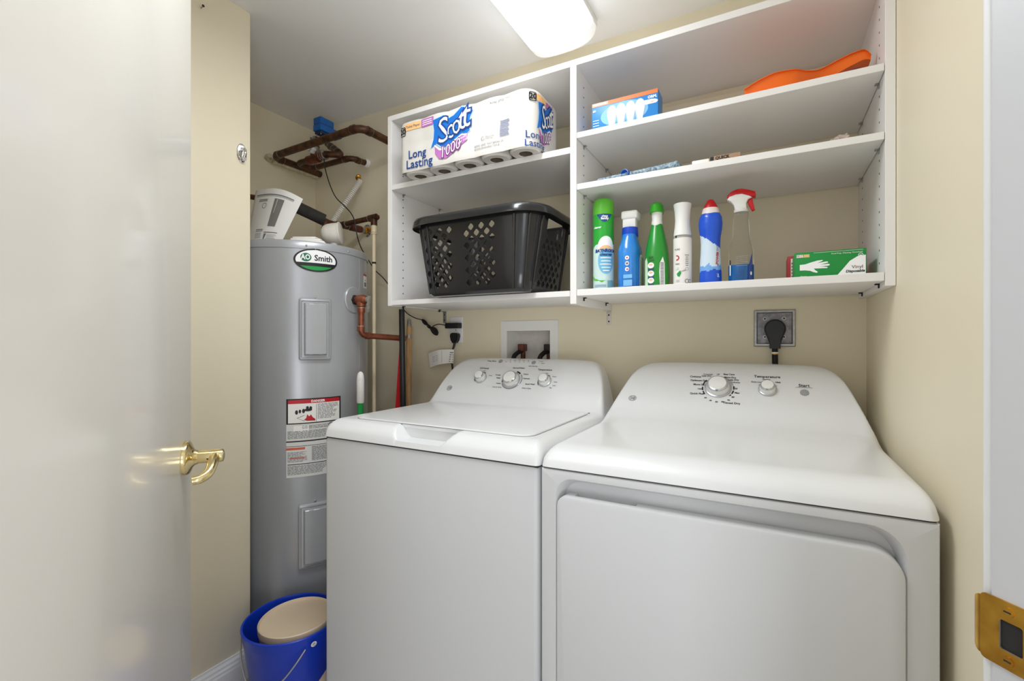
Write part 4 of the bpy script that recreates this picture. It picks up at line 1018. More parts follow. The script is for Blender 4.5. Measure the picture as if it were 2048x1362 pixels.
b = MB(); f = lambda u, v, h: Vector((c.x + u, c.y - math.sqrt(max(0.05, 1 - (abs(u) / (24 * k)) ** 2.3)) ** (2 / 2.3) * 23.6 * k * 1.2 - h, c.z + v))
b.use(mat('pale_green_print', (198, 226, 190), 0.4)).flat([(-0.0285, 0.003), (-0.018, 0.003), (-0.019, 0.075), (-0.0225, 0.088), (-0.0285, 0.08)], f, 0.0008, cuts=6)
b.use(WINK)
for z in (0.02, 0.0405, 0.064): b.flat(ell(-0.009, z, 0.0095, 0.0085, 20), f, 0.001, cuts=3)
b.use(mat('navy_print', (52, 70, 120), 0.4)); 
for z in (0.008, 0.030, 0.0525): b.flat(rect(-0.0175, 0.0005, z - 0.002, z + 0.002), f, 0.0014, cuts=3)
b.use(mat('peach_print', (226, 196, 168), 0.4)); 
for z in (0.022, 0.043, 0.066): b.flat(ell(-0.009, z, 0.006, 0.0035, 14), f, 0.0014)
b.use(WINK).flat([(0.0165, 0.003), (0.0285, 0.003), (0.0275, 0.07), (0.0235, 0.088), (0.016, 0.07), (0.0145, 0.045)], f, 0.0009, cuts=6)
b.use(GREYINK)
for i in range(16): b.flat(rect(0.0175, 0.026, 0.006 + i * 0.0042, 0.0082 + i * 0.0042), f, 0.0014, cuts=2)
b.use(mat('dark_leaf_print', (40, 110, 44), 0.4)); b.flat(rect(-0.016, -0.001, 0.077, 0.083), f, 0.0008, cuts=2); b.flat(rect(-0.016, -0.003, 0.086, 0.091), f, 0.0008, cuts=2)
b.build('label', None, gb)
# 4 white mist bottle
c = place(1365, 1.42); k = mpp(1365)
wb = thing('mist_bottle', 'slim white continuous mist bottle with grey band, between the green and blue-red bottles', 'bottle', c, grp)
pr_ = bottle_profile(1365, [(17, 572), (17.6, 568), (17.6, 478)]); pr_[0] = (pr_[0][0], 0.0)
MB().lathe(pr_, c, n=40).build('bottle', mat('white_bottle_plastic', (236, 232, 228), 0.4), wb)
MB().lathe(bottle_profile(1365, [(17.2, 478.5), (17.5, 478), (17.2, 473), (16.8, 472)]), c, n=40).build('band', mat('grey_band', (172, 172, 170), 0.4), wb)
MB().lathe(bottle_profile(1365, [(16.9, 473), (16.7, 468), (14.6, 452), (14, 440), (15, 424), (17, 411), (17, 409.5), (15, 409)]), c, n=40, up=(1, 0, 0), sy=1.15).build('spray_head', WHITEP, wb)
f = vmap(c, 17.6 * k); b = MB()
b.use(REDINK).flat(arcband(0.0045, 0.0075, -110, 110, 12, -0.016, 0.081), f, 0.0008); b.use(INK).text('FREE', 0.006, f, 0.0008, u=-0.014, v=0.063); b.text('PURE', 0.007, f, 0.0008, u=-0.015, v=0.1045)
b.use(GREENINK).flat([(-0.016, 0.036), (-0.006, 0.045), (-0.003, 0.037), (-0.008, 0.026), (-0.014, 0.029)], f, 0.0008, cuts=3); b.use(mat('pale_leaf', (196, 220, 196), 0.4)).flat([(-0.02, 0.046), (-0.012, 0.056), (-0.01, 0.047)], f, 0.0008, cuts=2)
b.use(INK).text('mild', 0.007, f, 0.0008, u=0.002, v=0.043, shear=0.3, rot=0.25)
b.use(GREYINK)
for i, w in enumerate((0.012, 0.007, 0.009, 0.008, 0.009, 0.007)): b.flat(rect(0.012 - w / 2, 0.012 + w / 2, 0.0865 - i * 0.0058, 0.0885 - i * 0.0058), f, 0.0008)
b.flat(arcband(0.004, 0.0046, 0, 359, 18, 0.012, 0.048), f, 0.0008)
b.use(INK).flat(arcband(0.005, 0.0062, 20, 340, 6, 0.012, 0.014), f, 0.0008); b.flat(arcband(0.004, 0.0052, 20, 340, 6, 0.0215, 0.014), f, 0.0008)
for z in (0.012, 0.016): b.use(LGREYINK).flat(rect(-0.018, -0.008, z, z + 0.0016), f, 0.0008)
b.build('label', None, wb)
b = MB(); b.use(INK)
hf = vmap(c, lambda v: 15.2 * k)
b.flat([(-0.0235, 0.122), (-0.018, 0.124), (-0.0155, 0.135), (-0.0165, 0.155), (-0.019, 0.172), (-0.0235, 0.172)], vmap(c, lambda v: 0.0005 + interp([(z, r) for r, z in bottle_profile(1365, [(16.7, 468), (14.6, 452), (14, 440), (15, 424), (17, 411)])], v)), 0.0006, cuts=4)
b.build('trigger_slot', None, wb)
# 5 toilet cleaner
c = place(1421, 1.42); k = mpp(1421)
tb = thing('cleaner_bottle', 'white and blue toilet cleaner bottle with pointed red cap', 'bottle', c, grp)
full = bottle_profile(1421, [(19, 572), (20.5, 568), (21, 558), (20, 535), (18.5, 505), (18, 488), (19, 474), (21.5, 460), (22.3, 448), (21, 436), (17.5, 428.5)]); full[0] = (full[0][0], 0.0)
rad = lambda z: interp([(q[1], q[0]) for q in full], z)
b = MB(); ncol_ = 44
def tbp(u, v): 
    z = v * full[-1][1]; a = 2 * math.pi * u; R = rad(z); return Vector((c.x + R * math.cos(a), c.y + R * 0.8 * math.sin(a), c.z + z))
zl = full[-1][1]; ph0 = math.atan2(-c.y, -c.x)
BLU = mat('cobalt_bottle_plastic', (20, 82, 206), 0.28, coat=0.2); PALE = mat('ice_blue_print', (206, 224, 238), 0.35)
NZ = 60
for j in range(NZ):
    for i in range(ncol_):
        u0, u1, v0, v1 = i / ncol_, (i + 1) / ncol_, j / NZ, (j + 1) / NZ
        a = 2 * math.pi * (i + 0.5) / ncol_ - ph0; a = (a + math.pi) % (2 * math.pi) - math.pi
        z = (v0 + v1) / 2 * zl; edge = zl * (0.60 - 0.10 * math.sin(a) )
        wob = 0.012 * noise.noise(Vector((a * 3, z * 60, 2)))
        m_ = BLU if z > edge or z < 0.040 + wob * 0.5 else (mat('sky_blue_print', (120, 170, 232), 0.35) if z < 0.052 + wob else PALE)
        b.use(m_).add([tbp(u0, v0), tbp(u1, v0), tbp(u1, v1), tbp(u0, v1)], [[0, 1, 2, 3]])
b.use(BLU); o_ = len(b.v); b.add([tbp(i / ncol_, 0) for i in range(ncol_)], [list(range(ncol_))[::-1]]); b.add([tbp(i / ncol_, 1) for i in range(ncol_)], [list(range(ncol_))])
b.build('bottle', None, tb)
tf = vmap(c, lambda v: rad(v) + 0.0003, sy=0.8); b = MB()
b.use(REDINK).text('POWER', 0.010, tf, 0.001, u=0.018, v=0.073, rot=1.5, bold=0.0004); b.use(NAVY).text('WC', 0.010, tf, 0.001, u=0.019, v=0.10, rot=1.5); b.build('label', None, tb); b = MB(); b.use(WINK).text('gel', 0.009, tf, 0.001, u=0.019, v=0.025, rot=1.5)
b.build('label', None, tb)
MB().lathe(bottle_profile(1421, [(17, 430), (16.2, 426), (15, 420), (13.8, 417)]), c, n=36, up=(1, 0, 0), sy=0.85).build('neck_collar', mat('pinkish_white_plastic', (232, 220, 218), 0.4), tb)
MB().lathe(bottle_profile(1421, [(14.2, 421), (13.8, 417), (10, 408), (6.5, 402), (4, 399.5), (0.3, 399)]), c, n=36, up=(1, 0, 0), sy=0.85).build('cap', mat('red_cap_plastic', (190, 16, 24), 0.35), tb)
# 6 clear spray bottle, half full
c = place(1482, 1.42); k = mpp(1482)
cb = thing('spray_bottle', 'clear spray bottle half full of blue liquid with a red and white trigger', 'bottle', c, grp)
CLEAR = mat('clear_bottle_plastic', (250, 250, 250), 0.06, trans=1.0, ior=1.15); LIQ = mat('blue_liquid', (14, 104, 178), 0.25, coat=0.3)
full = bottle_profile(1482, [(21.5, 569), (23.2, 565), (23.2, 540), (22.5, 505), (20, 492), (17, 482), (15.5, 468), (14, 440), (13.3, 426), (11.5, 423)]); full[0] = (full[0][0], 0.0)
o = MB().lathe(full, c, n=44, up=(1, 0, 0), sy=0.85).build('bottle', CLEAR, cb)
zl = h_at(1482, 531); rad = lambda z: interp([(q[1], q[0]) for q in full], z)
MB().lathe([(rad(0.001) - 0.0018, 0.002), (rad(0.006) - 0.0018, 0.006), (rad(zl) - 0.0018, zl), (0.0005, zl)], c, n=44, up=(1, 0, 0), sy=0.85).build('liquid', LIQ, cb)
b = MB(); f = vmap(c, lambda v: rad(v), sy=0.85)
b.use(mat('indigo_label', (52, 70, 150), 0.4)).flat([(0.0185, 0.004), (0.031, 0.004), (0.031, 0.08), (0.027, 0.072), (0.022, 0.055), (0.0185, 0.045)], f, 0.0006, cuts=5)
b.use(WINK).flat(ell(0.0265, 0.025, 0.003, 0.005, 14), f, 0.0009); b.build('label', None, cb); b = MB(); b.use(WINK).flat(rect(-0.033, -0.0285, 0.022, 0.05), f, 0.0006, cuts=2); b.use(INK).flat(rect(-0.033, -0.0285, 0.051, 0.064), f, 0.0006, cuts=2)
b.use(LGREYINK)
for i in range(6): b.flat(rect(-0.012, 0.016, 0.046 + i * 0.005, 0.0468 + i * 0.005), f, 0.0006, cuts=2)
b.use(mat('navy_print', (0, 0, 0)))
for i in range(5): b.flat(rect(-0.008, 0.008, 0.012 + i * 0.005, 0.0132 + i * 0.005), f, 0.0006, cuts=2)
b.build('label', None, cb)
z0 = h_at(1482, 424)
MB().lathe([(12.5 * k, z0 - 0.002), (13 * k, z0), (13 * k, z0 + 0.006), (11 * k, z0 + 0.008)], c, n=32).build('collar', mat('frosted_white_collar', (226, 222, 218), 0.4), cb)
P6 = lambda px, py: (PY(px, py, BY).x - c.x, PY(px, py, BY).z - c.z)
ff = lambda u, v, h: Vector((c.x + u, c.y + h, c.z + v))
body_ = [P6(*p) for p in [(1470, 423), (1468, 413), (1462, 406), (1454, 402), (1457, 396), (1470, 391), (1484, 389), (1500, 393), (1505, 396), (1497, 400), (1493, 408), (1494, 422)]]
top_ = [P6(*p) for p in [(1453.5, 402), (1455, 393), (1463, 385), (1475, 380), (1484, 379), (1498, 381), (1511, 384.5), (1512, 390), (1511, 395), (1502, 394.5), (1484, 389.5), (1470, 391.5), (1458, 398)]]
trig_ = [P6(*p) for p in [(1496, 397), (1505, 395), (1506, 404), (1510, 420), (1504, 423), (1498, 412), (1495, 404)]]
def soft(name, poly, m, w):
    b = MB(); cxx = sum(p[0] for p in poly) / len(poly); cyy = sum(p[1] for p in poly) / len(poly); n = len(poly)
    lay = [(0.86, -w), (0.97, -w * 0.85), (1.0, -w * 0.5), (1.0, w * 0.5), (0.97, w * 0.85), (0.86, w)]
    V_ = [ff(cxx + (x - cxx) * s_, cyy + (y - cyy) * s_, h) for s_, h in lay for x, y in poly]
    b.add(V_, [[j * n + i, j * n + (i + 1) % n, (j + 1) * n + (i + 1) % n, (j + 1) * n + i] for j in range(len(lay) - 1) for i in range(n)] + [list(range(n))[::-1], [(len(lay) - 1) * n + i for i in range(n)]])
    return b.build(name, m, cb, 50)
RED = mat('red_trigger_plastic', (196, 12, 20), 0.35)
soft('trigger_head', body_, WHITEP, 0.0135); soft('head_cover', top_, RED, 0.0125); soft('trigger', trig_, RED, 0.007)

# ---------------------------------------------------------------- boxes
def boxthing(name, label, cat, x0, x1, y0, y1, z0, z1, m, rot=0.0, group=None):
    c = Vector(((x0 + x1) / 2, (y0 + y1) / 2, z0)); t = thing(name, label, cat, c, group)
    M = Matrix.Translation(c) @ Matrix.Rotation(rot, 4, 'Z') @ Matrix.Translation(-c)
    MB().box(x0, x1, y0, y1, z0, z1, 0.0012, 2, M).build('carton', m, t)
    return t, M
GBX = mat('green_carton', (22, 140, 60), 0.35); RBX = mat('red_carton', (186, 44, 48), 0.4)
x0, x1 = PY(1588.5, 506, 1.40).x, PY(1733, 495, 1.40).x
t, M = boxthing('glove_box', 'green carton with white glove picture at the right end of the lower shelf', 'box', x0, x1, 1.40, 1.505, SZ, 1.3655, GBX, group='glove cartons')
f = lambda u, v, h: M @ Vector((x0 + u, 1.40 - h, SZ + v)); W_ = x1 - x0; HB = 1.3655 - SZ
b = MB(); b.use(WINK)
hand = [(0.012, 0.0235), (0.024, 0.0232), (0.034, 0.0215), (0.042, 0.0175), (0.0485, 0.0155), (0.051, 0.0175), (0.045, 0.0225), (0.0425, 0.0265), (0.05, 0.0262), (0.07, 0.0258), (0.0715, 0.0282), (0.062, 0.0302), (0.054, 0.0308), (0.0735, 0.0315), (0.0762, 0.034), (0.0735, 0.0362), (0.055, 0.0356), (0.072, 0.0392), (0.072, 0.0418), (0.068, 0.0424), (0.05, 0.0398), (0.0615, 0.0448), (0.0605, 0.0468), (0.05, 0.0462), (0.036, 0.0425), (0.024, 0.0385), (0.012, 0.038)]
b.flat(hand, f, 0.0004); b.flat([(W_ * 0.58, 0.001), (W_ * 0.68, 0.02), (W_ * 0.78, 0.04), (W_ * 0.88, 0.05), (W_ - 0.0015, 0.0525), (W_ - 0.0015, 0.001)], f, 0.0004)
b.use(mat('tan_ink', (226, 196, 130), 0.45)).flat(rect(0.005, 0.033, 0.056, 0.0635), f, 0.0004); b.use(WINK).flat(rect(0.005, 0.019, 0.0565, 0.063), f, 0.0006)
b.use(INK).text('100 CT', 0.006, f, 0.001, u=0.012, v=0.0598)
b.use(WINK).text('Food Prep, Cleaning, Household', 0.0048, f, 0.0006, u=W_ * 0.74, v=0.0605); b.flat(rect(W_ * 0.28, W_ * 0.96, 0.0655, 0.0661), f, 0.0006); b.flat(arcband(0.004, 0.0052, 0, 359, 20, W_ * 0.925, 0.0525), f, 0.0007); b.flat(ell(W_ * 0.925, 0.0515, 0.003, 0.002, 12), f, 0.0007)
b.use(mat('brown_ink', (120, 84, 76), 0.45)).text('Vinyl', 0.0115, f, 0.0008, u=W_ * 0.88, v=0.0245, bold=0.0001); b.use(INK).text('Disposable', 0.0085, f, 0.0008, u=W_ * 0.85, v=0.0145, shear=0.2, bold=0.0003)
b.use(WINK).text('gloves', 0.006, f, 0.0008, u=0.02, v=0.008)
b.build('printing', None, t)
xr0 = PY(1574.5, 512, 1.512).x
t, M = boxthing('glove_box', 'red carton mostly hidden behind the green glove carton', 'box', xr0, xr0 + 0.15, 1.512, 1.61, SZ, PY(1575, 513, 1.512).z, RBX, group='glove cartons')
f2 = lambda u, v, h: Vector((xr0 + u, 1.512 - h, SZ + v)); b = MB(); b.use(WINK).flat(rect(0.0085, 0.018, 0.002, 0.072), f2, 0.0004); b.use(GREYINK)
for i in range(6): b.flat(rect(0.010, 0.017, 0.012 + i * 0.009, 0.016 + i * 0.009), f2, 0.0006)
b.build('printing', None, t)
# light bulb carton on the top right shelf
Yb = 1.36; S1 = 1.770
x0, x1 = PY(1184, 213, Yb).x, PY(1316, 183, Yb).x; zt_ = PY(1184, 209, Yb).z
t, M = boxthing('light_bulb_box', 'blue and orange light bulb carton on the top right shelf', 'box', x0, x1, Yb, Yb + 0.062, S1, zt_, mat('blue_carton', (44, 132, 206), 0.35))
f = lambda u, v, h: Vector((x0 + u, Yb - h, S1 + v)); W_ = x1 - x0; HB = zt_ - S1
b = MB(); b.use(mat('orange_ink', (242, 112, 26), 0.4)).flat(rect(0.0005, W_ - 0.0005, HB * 0.86, HB - 0.0008), f, 0.0004)
b.use(mat('salmon_ink', (240, 160, 130), 0.4)).flat(rect(0.001, W_ * 0.26, HB * 0.87, HB - 0.001), f, 0.0008); b.use(WINK).text('SOFT WHITE', 0.0068, f, 0.0012, u=W_ * 0.13, v=HB * 0.925, bold=0.0002)
b.use(mat('pale_glow_ink', (110, 172, 226), 0.4)).flat(ell(W_ * 0.5, HB * 0.45, W_ * 0.36, HB * 0.40, 32), f, 0.0006); b.use(WINK).flat(eband(W_ * 0.16, HB * 0.1, -HB * 0.06, HB * 0.09), lambda u, v, h: f(u + W_ * 0.84, v + HB * 0.6, h), 0.0007)
for i in range(4):
    cx_ = W_ * (0.315 + 0.142 * i)
    bulb = [(cx_ + a_ * W_ * 0.001, HB * v_) for a_, v_ in ((-38, 0.02), (-42, 0.16), (-62, 0.36), (-74, 0.5), (-72, 0.62), (-52, 0.73), (-24, 0.785), (0, 0.795), (24, 0.785), (52, 0.73), (72, 0.62), (74, 0.5), (62, 0.36), (42, 0.16), (38, 0.02))]
    b.use(mat('bulb_white_ink', (206, 210, 220), 0.45)).flat(bulb, f, 0.0009 + 0.0002 * i)
    if i < 3: b.use(mat('teal_gap_ink', (70, 120, 140), 0.45)).flat([(cx_ + W_ * 0.062, HB * 0.08), (cx_ + W_ * 0.080, HB * 0.08), (cx_ + W_ * 0.071, HB * 0.26)], f, 0.0018)
b.use(WINK).text('ORM.', 0.0105, f, 0.001, u=W_ * 0.92, v=HB * 0.76, bold=0.0005); b.text('60', 0.009, f, 0.001, u=W_ * 0.04, v=HB * 0.72, bold=0.0003)
for i in range(3): b.flat(rect(0.004, 0.022, HB * (0.2 + 0.09 * i), HB * (0.22 + 0.09 * i)), f, 0.001)
b.use(REDINK).text('LED', 0.006, f, 0.0014, u=W_ * 0.92, v=HB * 0.6)
b.build('printing', None, t)
# orange dustpan
dp = thing('dustpan', 'orange plastic dustpan lying on the top right shelf, handle to the right', 'dustpan', (0.08, 1.45, S1))
OR = mat('orange_plastic', (246, 112, 22), 0.4)
ctl = [(-0.055, 0.085, 0.0015, 0.013), (-0.02, 0.088, 0.0015, 0.027), (0.02, 0.086, 0.002, 0.036), (0.055, 0.078, 0.003, 0.036), (0.085, 0.052, 0.006, 0.034), (0.115, 0.030, 0.014, 0.034), (0.15, 0.024, 0.034, 0.029), (0.185, 0.023, 0.048, 0.025), (0.205, 0.022, 0.054, 0.0195), (0.217, 0.017, 0.052, 0.008)]
b = MB(); Yc = 1.43
def dpf(u, v):
    x = ctl[0][0] + (ctl[-1][0] - ctl[0][0]) * u
    hw = sinterp([(q[0], q[1]) for q in ctl], x); z = sinterp([(q[0], q[2]) for q in ctl], x); hh = sinterp([(q[0], q[3]) for q in ctl], x)
    a = v * 2 - 1     # -1 front side .. 1 back side
    if abs(a) < 0.6: return Vector((x, Yc + a / 0.6 * hw * 0.94, S1 + 0.001 + z))
    k_ = (abs(a) - 0.6) / 0.4; k1 = min(1, k_ / 0.75)
    return Vector((x, Yc + math.copysign(hw * (0.94 + 0.06 * k1) + (0.006 * max(0, k_ - 0.75) / 0.25), a), S1 + 0.001 + z + hh * k1))
b.sheet(dpf, 40, 20, lambda u, v: Vector((0, 0.0026 * (1 if v > 0.5 else -1) * -1 if abs(v * 2 - 1) > 0.62 else 0, 0.0026)))
b.build('pan', OR, dp, 50)
q = PY(1712, 128, 1.39); mb_ = thing('jar_lid', 'small dark maroon object under the dustpan handle', 'lid', (q.x, 1.40, S1))
MB().lathe([(0.019, 0), (0.02, 0.004), (0.02, 0.022), (0.017, 0.026), (0.0005, 0.027)], (q.x, 1.40, S1), n=28).build('cap', mat('maroon_plastic', (86, 22, 40), 0.3, coat=0.2), mb_)
# mop pad, papers and crumpled bag on the second shelf
S2 = 1.6147
x0, x1 = PY(1190, 357, 1.37).x, PY(1361, 326, 1.37).x
mp = thing('mop_pad', 'grey-blue fluffy mop pad with blue socket on the second right shelf', 'mop pad', ((x0 + x1) / 2, 1.40, S2))
PAD = mat('grey_blue_pile', (176, 196, 208), 0.95, c2=(84, 106, 124), scale=140, bump=1.0, bscale=220)
def pad(u, v):
    a = 2 * math.pi * v; x = x0 + (x1 - x0) * u; e = min(u, 1 - u); k_ = math.sqrt(min(1, e / 0.04)) if e < 0.04 else 1
    hgt = (0.010 + 0.008 * u) * k_; hd = 0.045 * k_
    w = 1 + 0.12 * noise.noise(Vector((u * 60, math.cos(a) * 6, math.sin(a) * 6)))
    return Vector((x, 1.41 + hd * math.cos(a) * w, S2 + (0.010 + 0.008 * u) + 0.002 + hgt * math.sin(a) * w))
b = MB(); b.grid(pad, 90, 24, True); b.build('pad', PAD, mp, 180)
q = PY(1249, 349, 1.362)
b = MB(); b.lathe([(0.0125, -0.012), (0.0135, 0.0), (0.0135, 0.004), (0.0115, 0.0045), (0.010, -0.006), (0.0005, -0.007)], Vector((q.x, 1.366, S2 + 0.0165)), (-0.3, -1, 0.0), 28); b.build('socket', mat('blue_socket_plastic', (36, 96, 186), 0.35), mp)
def packet(name, label, cat, pxa, pxb, Y, th, m, dep=0.05, extra=None, zt=0.0):
    xa, xb = PY(pxa, 320, Y).x, PY(pxb, 320, Y).x; t = thing(name, label, cat, ((xa + xb) / 2, Y + dep / 2, S2))
    MB().box(xa, xb, Y, Y + dep, S2, S2 + th, 0.001, 2).build('sleeve', m, t)
    if extra:
        b = MB(); extra(b, lambda u, v, h: Vector((xa + u, Y - h, S2 + v)), xb - xa); b.build('printing', None, t)
    return t
def ex1(b, f, w):
    b.use(INK).flat(rect(w * 0.02, w * 0.14, 0.006, 0.019), f, 0.0005); b.text('QUICK', 0.011, f, 0.0006, u=w * 0.42, v=0.0135, bold=0.0004)
packet('label_strip', 'small white packet beside the dark lettered packet on second shelf', 'packet', 1384, 1418, 1.36, 0.0175, PAPER)
packet('cardboard_packet', 'flat brown packet with black lettering on the second right shelf', 'packet', 1419, 1481, 1.358, 0.0200, mat('brown_kraft_card', (168, 138, 108), 0.7), 0.06, ex1)
xa, xb = PY(1582, 292, 1.42), PY(1658, 276, 1.42)
st = MB().tube([Vector((xa.x, 1.40, S2 + 0.0035)), Vector((xb.x + 0.03, 1.44, S2 + 0.0105))], 0.0034, 10).tube([Vector((xb.x + 0.03, 1.44, S2 + 0.0105)), Vector((xb.x + 0.075, 1.466, S2 + 0.0035))], 0.0034, 10)
tag(st.build('brown_stick', WOOD), 'thin brown stick lying on the second right shelf near the bag', 'stick')
b = MB(); xa, xb = PY(1652, 275, 1.40).x, PY(1708, 265, 1.40).x
bm = bmesh.new(); bmesh.ops.create_icosphere(bm, subdivisions=4, radius=1)
for v in bm.verts:
    p = v.co.copy(); nz = noise.noise(p * 2.2) * 0.25 + noise.noise(p * 5) * 0.13
    v.co = Vector(((xa + xb) / 2 + p.x * (xb - xa) / 2 * (1 + nz * 0.4), 1.425 + p.y * 0.05 * (1 + nz), S2 + max(0.0005, 0.0155 + p.z * 0.0195 * (1 + nz) + p.x * 0.002)))
b.frombm(bm); tag(b.build('crumpled_bag', mat('cloudy_plastic_bag', (196, 178, 168), 0.3, var=0.2, scale=60, coat=0.2), None, 25), 'crumpled translucent plastic bag at the right end of the second shelf', 'bag')

# ================================================================ PLUMBING IN THE ALCOVE
# upper copper loop: back corner -> along the alcove wall -> across -> back to the rear wall
YL = PX(545, 314, -2.10).y; ZL = 2.030
a0 = Vector((-2.10, D - 0.002, ZL)); a1 = Vector((-2.10, YL, ZL)); a2 = PY(722, 253, YL); a2 = Vector((a2.x, YL, ZL + 0.012)); a3 = Vector((a2.x + 0.006, D - 0.002, ZL + 0.012))
pl = thing('copper_pipe', 'thick brown copper pipe loop high in the alcove, turning along both walls', 'pipe', tuple(a0))
b = MB(); b.use(COPPER).tube(bend([a0, a1, a2, a3], 0.05, 8), 0.0165, 20)
for p, d_, L_ in ((a1, Vector((1, 0, 0)), 0.055), (a1, Vector((0, 1, 0)), 0.055), (a2, Vector((-1, 0, 0)), 0.055), (a2, Vector((0, 1, 0)), 0.055)):
    b.tube([p + d_ * (L_ - 0.022), p + d_ * L_], 0.0185, 20); b.use(SOLDER).tube([p + d_ * L_, p + d_ * (L_ + 0.002)], 0.0178, 20); b.use(COPPER)
b.build('pipe', None, pl)
CAULK = mat('pale_foam_caulk', (222, 214, 190), 0.9, c2=(196, 186, 150), scale=60, bump=0.6, bscale=90)
b = MB(); r_ = random.Random(5)
bd_ = [Vector((-2.117 + 0.004 * noise.noise(Vector((i * 0.7, 0, 0))), D - 0.012 - (D - 0.03 - YL) * i / 30, ZL - 0.010 + 0.005 * noise.noise(Vector((i * 0.5, 3, 0))))) for i in range(31)]
b.tube(bd_, [0.0145 + 0.006 * noise.noise(Vector((i * 0.45, 7, 1))) for i in range(31)], 14)
b.tube([Vector((-2.13, YL + 0.01, ZL - 0.006)), Vector((-2.122, YL - 0.012, ZL + 0.0)), Vector((-2.10, YL - 0.012, ZL + 0.002))], [0.012, 0.013, 0.010], 12)
o = b.build('caulk_bead', CAULK, pl, 60); o['label'] = 'rough pale caulk between pipe and wall'
b = MB(); b.lathe([(0.03, 0), (0.028, 0.006), (0.019, 0.008)], a3 + Vector((0, 0.0, 0)), (0, -1, 0), 28); b.build('wall_flange', STEEL, pl)

# shutoff valve with blue actuator on the inner pipe run
YI = PX(703, 315, -1.755).y; ZI = 2.018
i0 = Vector((-1.755, D - 0.002, 2.024)); i1 = Vector((-1.755, YI, 2.020)); i2 = Vector((-2.045, YI, ZI)); YV = 1.515
i3 = PY(604, 327, YV); i4 = PY(629, 318, YV)
sv = thing('shutoff_valve', 'motorised water shutoff valve with blue actuator behind the upper copper pipe', 'valve', tuple(i1))
b = MB(); b.use(COPPER).tube(bend([i0, i1, i2, Vector((i2.x, YV + 0.0, ZI)), i4], 0.04, 8), 0.0135, 18)
for p, d_ in ((i1, Vector((-1, 0, 0))), (i1, Vector((0, 1, 0))), (i2, Vector((1, 0, 0)))):
    b.tube([p + d_ * 0.028, p + d_ * 0.05], 0.0155, 18); b.use(SOLDER).tube([p + d_ * 0.05, p + d_ * 0.0525], 0.0148, 18); b.use(COPPER)
b.build('pipe', None, sv)
b = MB(); b.use(PAPER).lathe([(0.0005, 0.0), (0.022, 0.0), (0.02, 0.012), (0.015, 0.018)], i0, (0, -1, 0), 24, caps=False); b.build('wall_putty', CAULK, sv)
VB = mat('red_brown_valve_body', (124, 62, 42), 0.4, metal=0.5, c2=(84, 48, 34), scale=40)
b = MB(); b.use(VB); e1 = PY(652, 309, YV); e2 = PY(668, 303, YV)
b.tube([i4 - Vector((0.045, 0, 0)), i4 + Vector((0.03, 0, 0))], 0.021, 20); b.lathe([(0.017, 0.0), (0.019, 0.01), (0.016, 0.03), (0.018, 0.034), (0.018, 0.048)], i4 + Vector((0.0, 0, 0.008)), Z3, 20)
xr = i4.x
b.tube([Vector((xr + 0.03, YV, i4.z + 0.004)), Vector((xr + 0.045, YV, i4.z + 0.006)), Vector((xr + 0.075, YV, i4.z + 0.01))], [0.021, 0.024, 0.02], 8)
for dx in (0.048, 0.06, 0.072): b.use(SOLDER).tube([Vector((xr + dx, YV, i4.z + 0.008)), Vector((xr + dx + 0.003, YV, i4.z + 0.008))], 0.0245, 18)
b.build('valve_body', None, sv)
b = MB(); b.use(COPPER); c1 = PY(682, 309, 1.56); c0 = PY(654, 288, 1.60)
c2 = PY(655, 288, 1.63)
b.tube(bend([Vector((xr + 0.07, YV, i4.z + 0.01)), c1 + Vector((0.006, 0.0, -0.004)), c2], 0.03, 6), 0.0150, 18)
b.tube([c1.lerp(c2, 0.16), c1.lerp(c2, 0.8)], 0.0172, 18)
b.use(SOLDER)
for t_ in (0.25, 0.5, 0.75):
    p = c1.lerp(c2, t_); q = (c2 - c1).normalized(); b.tube([p, p + q * 0.003], 0.0182, 18)
b.build('union', None, sv)
ax_ = PY(641, 247, 1.475).x; az = PY(641, 258, 1.475).z
b = MB(); b.use(STEEL).box(xr - 0.016, xr + 0.02, YV - 0.016, YV + 0.016, i4.z + 0.054, i4.z + 0.06, 0.001).tube([Vector((xr, YV, i4.z + 0.05)), Vector((xr, YV, az))], 0.008, 14)
b.box(xr - 0.018, xr - 0.012, YV - 0.012, YV + 0.012, i4.z + 0.03, az - 0.004, 0.001); b.box(xr + 0.014, xr + 0.02, YV - 0.012, YV + 0.012, i4.z + 0.03, az - 0.004, 0.001)
b.use(WHITEP)
for dx, dz in ((-0.016, 0.045), (0.018, 0.036), (0.01, 0.026)): b.lathe([(0.0095, -0.008), (0.0105, 0.0), (0.0105, 0.006), (0.006, 0.008)], Vector((xr + dx, YV - 0.02, i4.z + dz)), (0.3, -1, 0.1), 6)
b.build('mount', None, sv)
b = MB(); ww = 0.052; ztop = PY(641, 231, 1.475).z
b.use(BLUEA).box(ax_ - ww, ax_, 1.475, 1.60, az, az + (ztop - az) * 0.48, 0.003); b.box(ax_ - ww + 0.0008, ax_ - 0.0008, 1.4758, 1.553, az + (ztop - az) * 0.5, ztop, 0.004)
b.use(GAP).box(ax_ - ww + 0.003, ax_ - 0.003, 1.478, 1.55, az + (ztop - az) * 0.45, az + (ztop - az) * 0.53)
act = b.build('actuator', None, sv)
b = MB(); b.use(BLUEAD).box(ax_ - ww + 0.004, ax_ - 0.006, 1.481, 1.56, az - 0.012, az + 0.001, 0.002); b.use(STEEL)
for dx, dy in ((-0.012, 0.012), (-0.04, 0.012)): b.lathe([(0.003, 0), (0.003, -0.005)], (ax_ + dx, 1.475 + dy, az - 0.012), (0, 0, 1), 10)
b.build('actuator_base', None, sv)

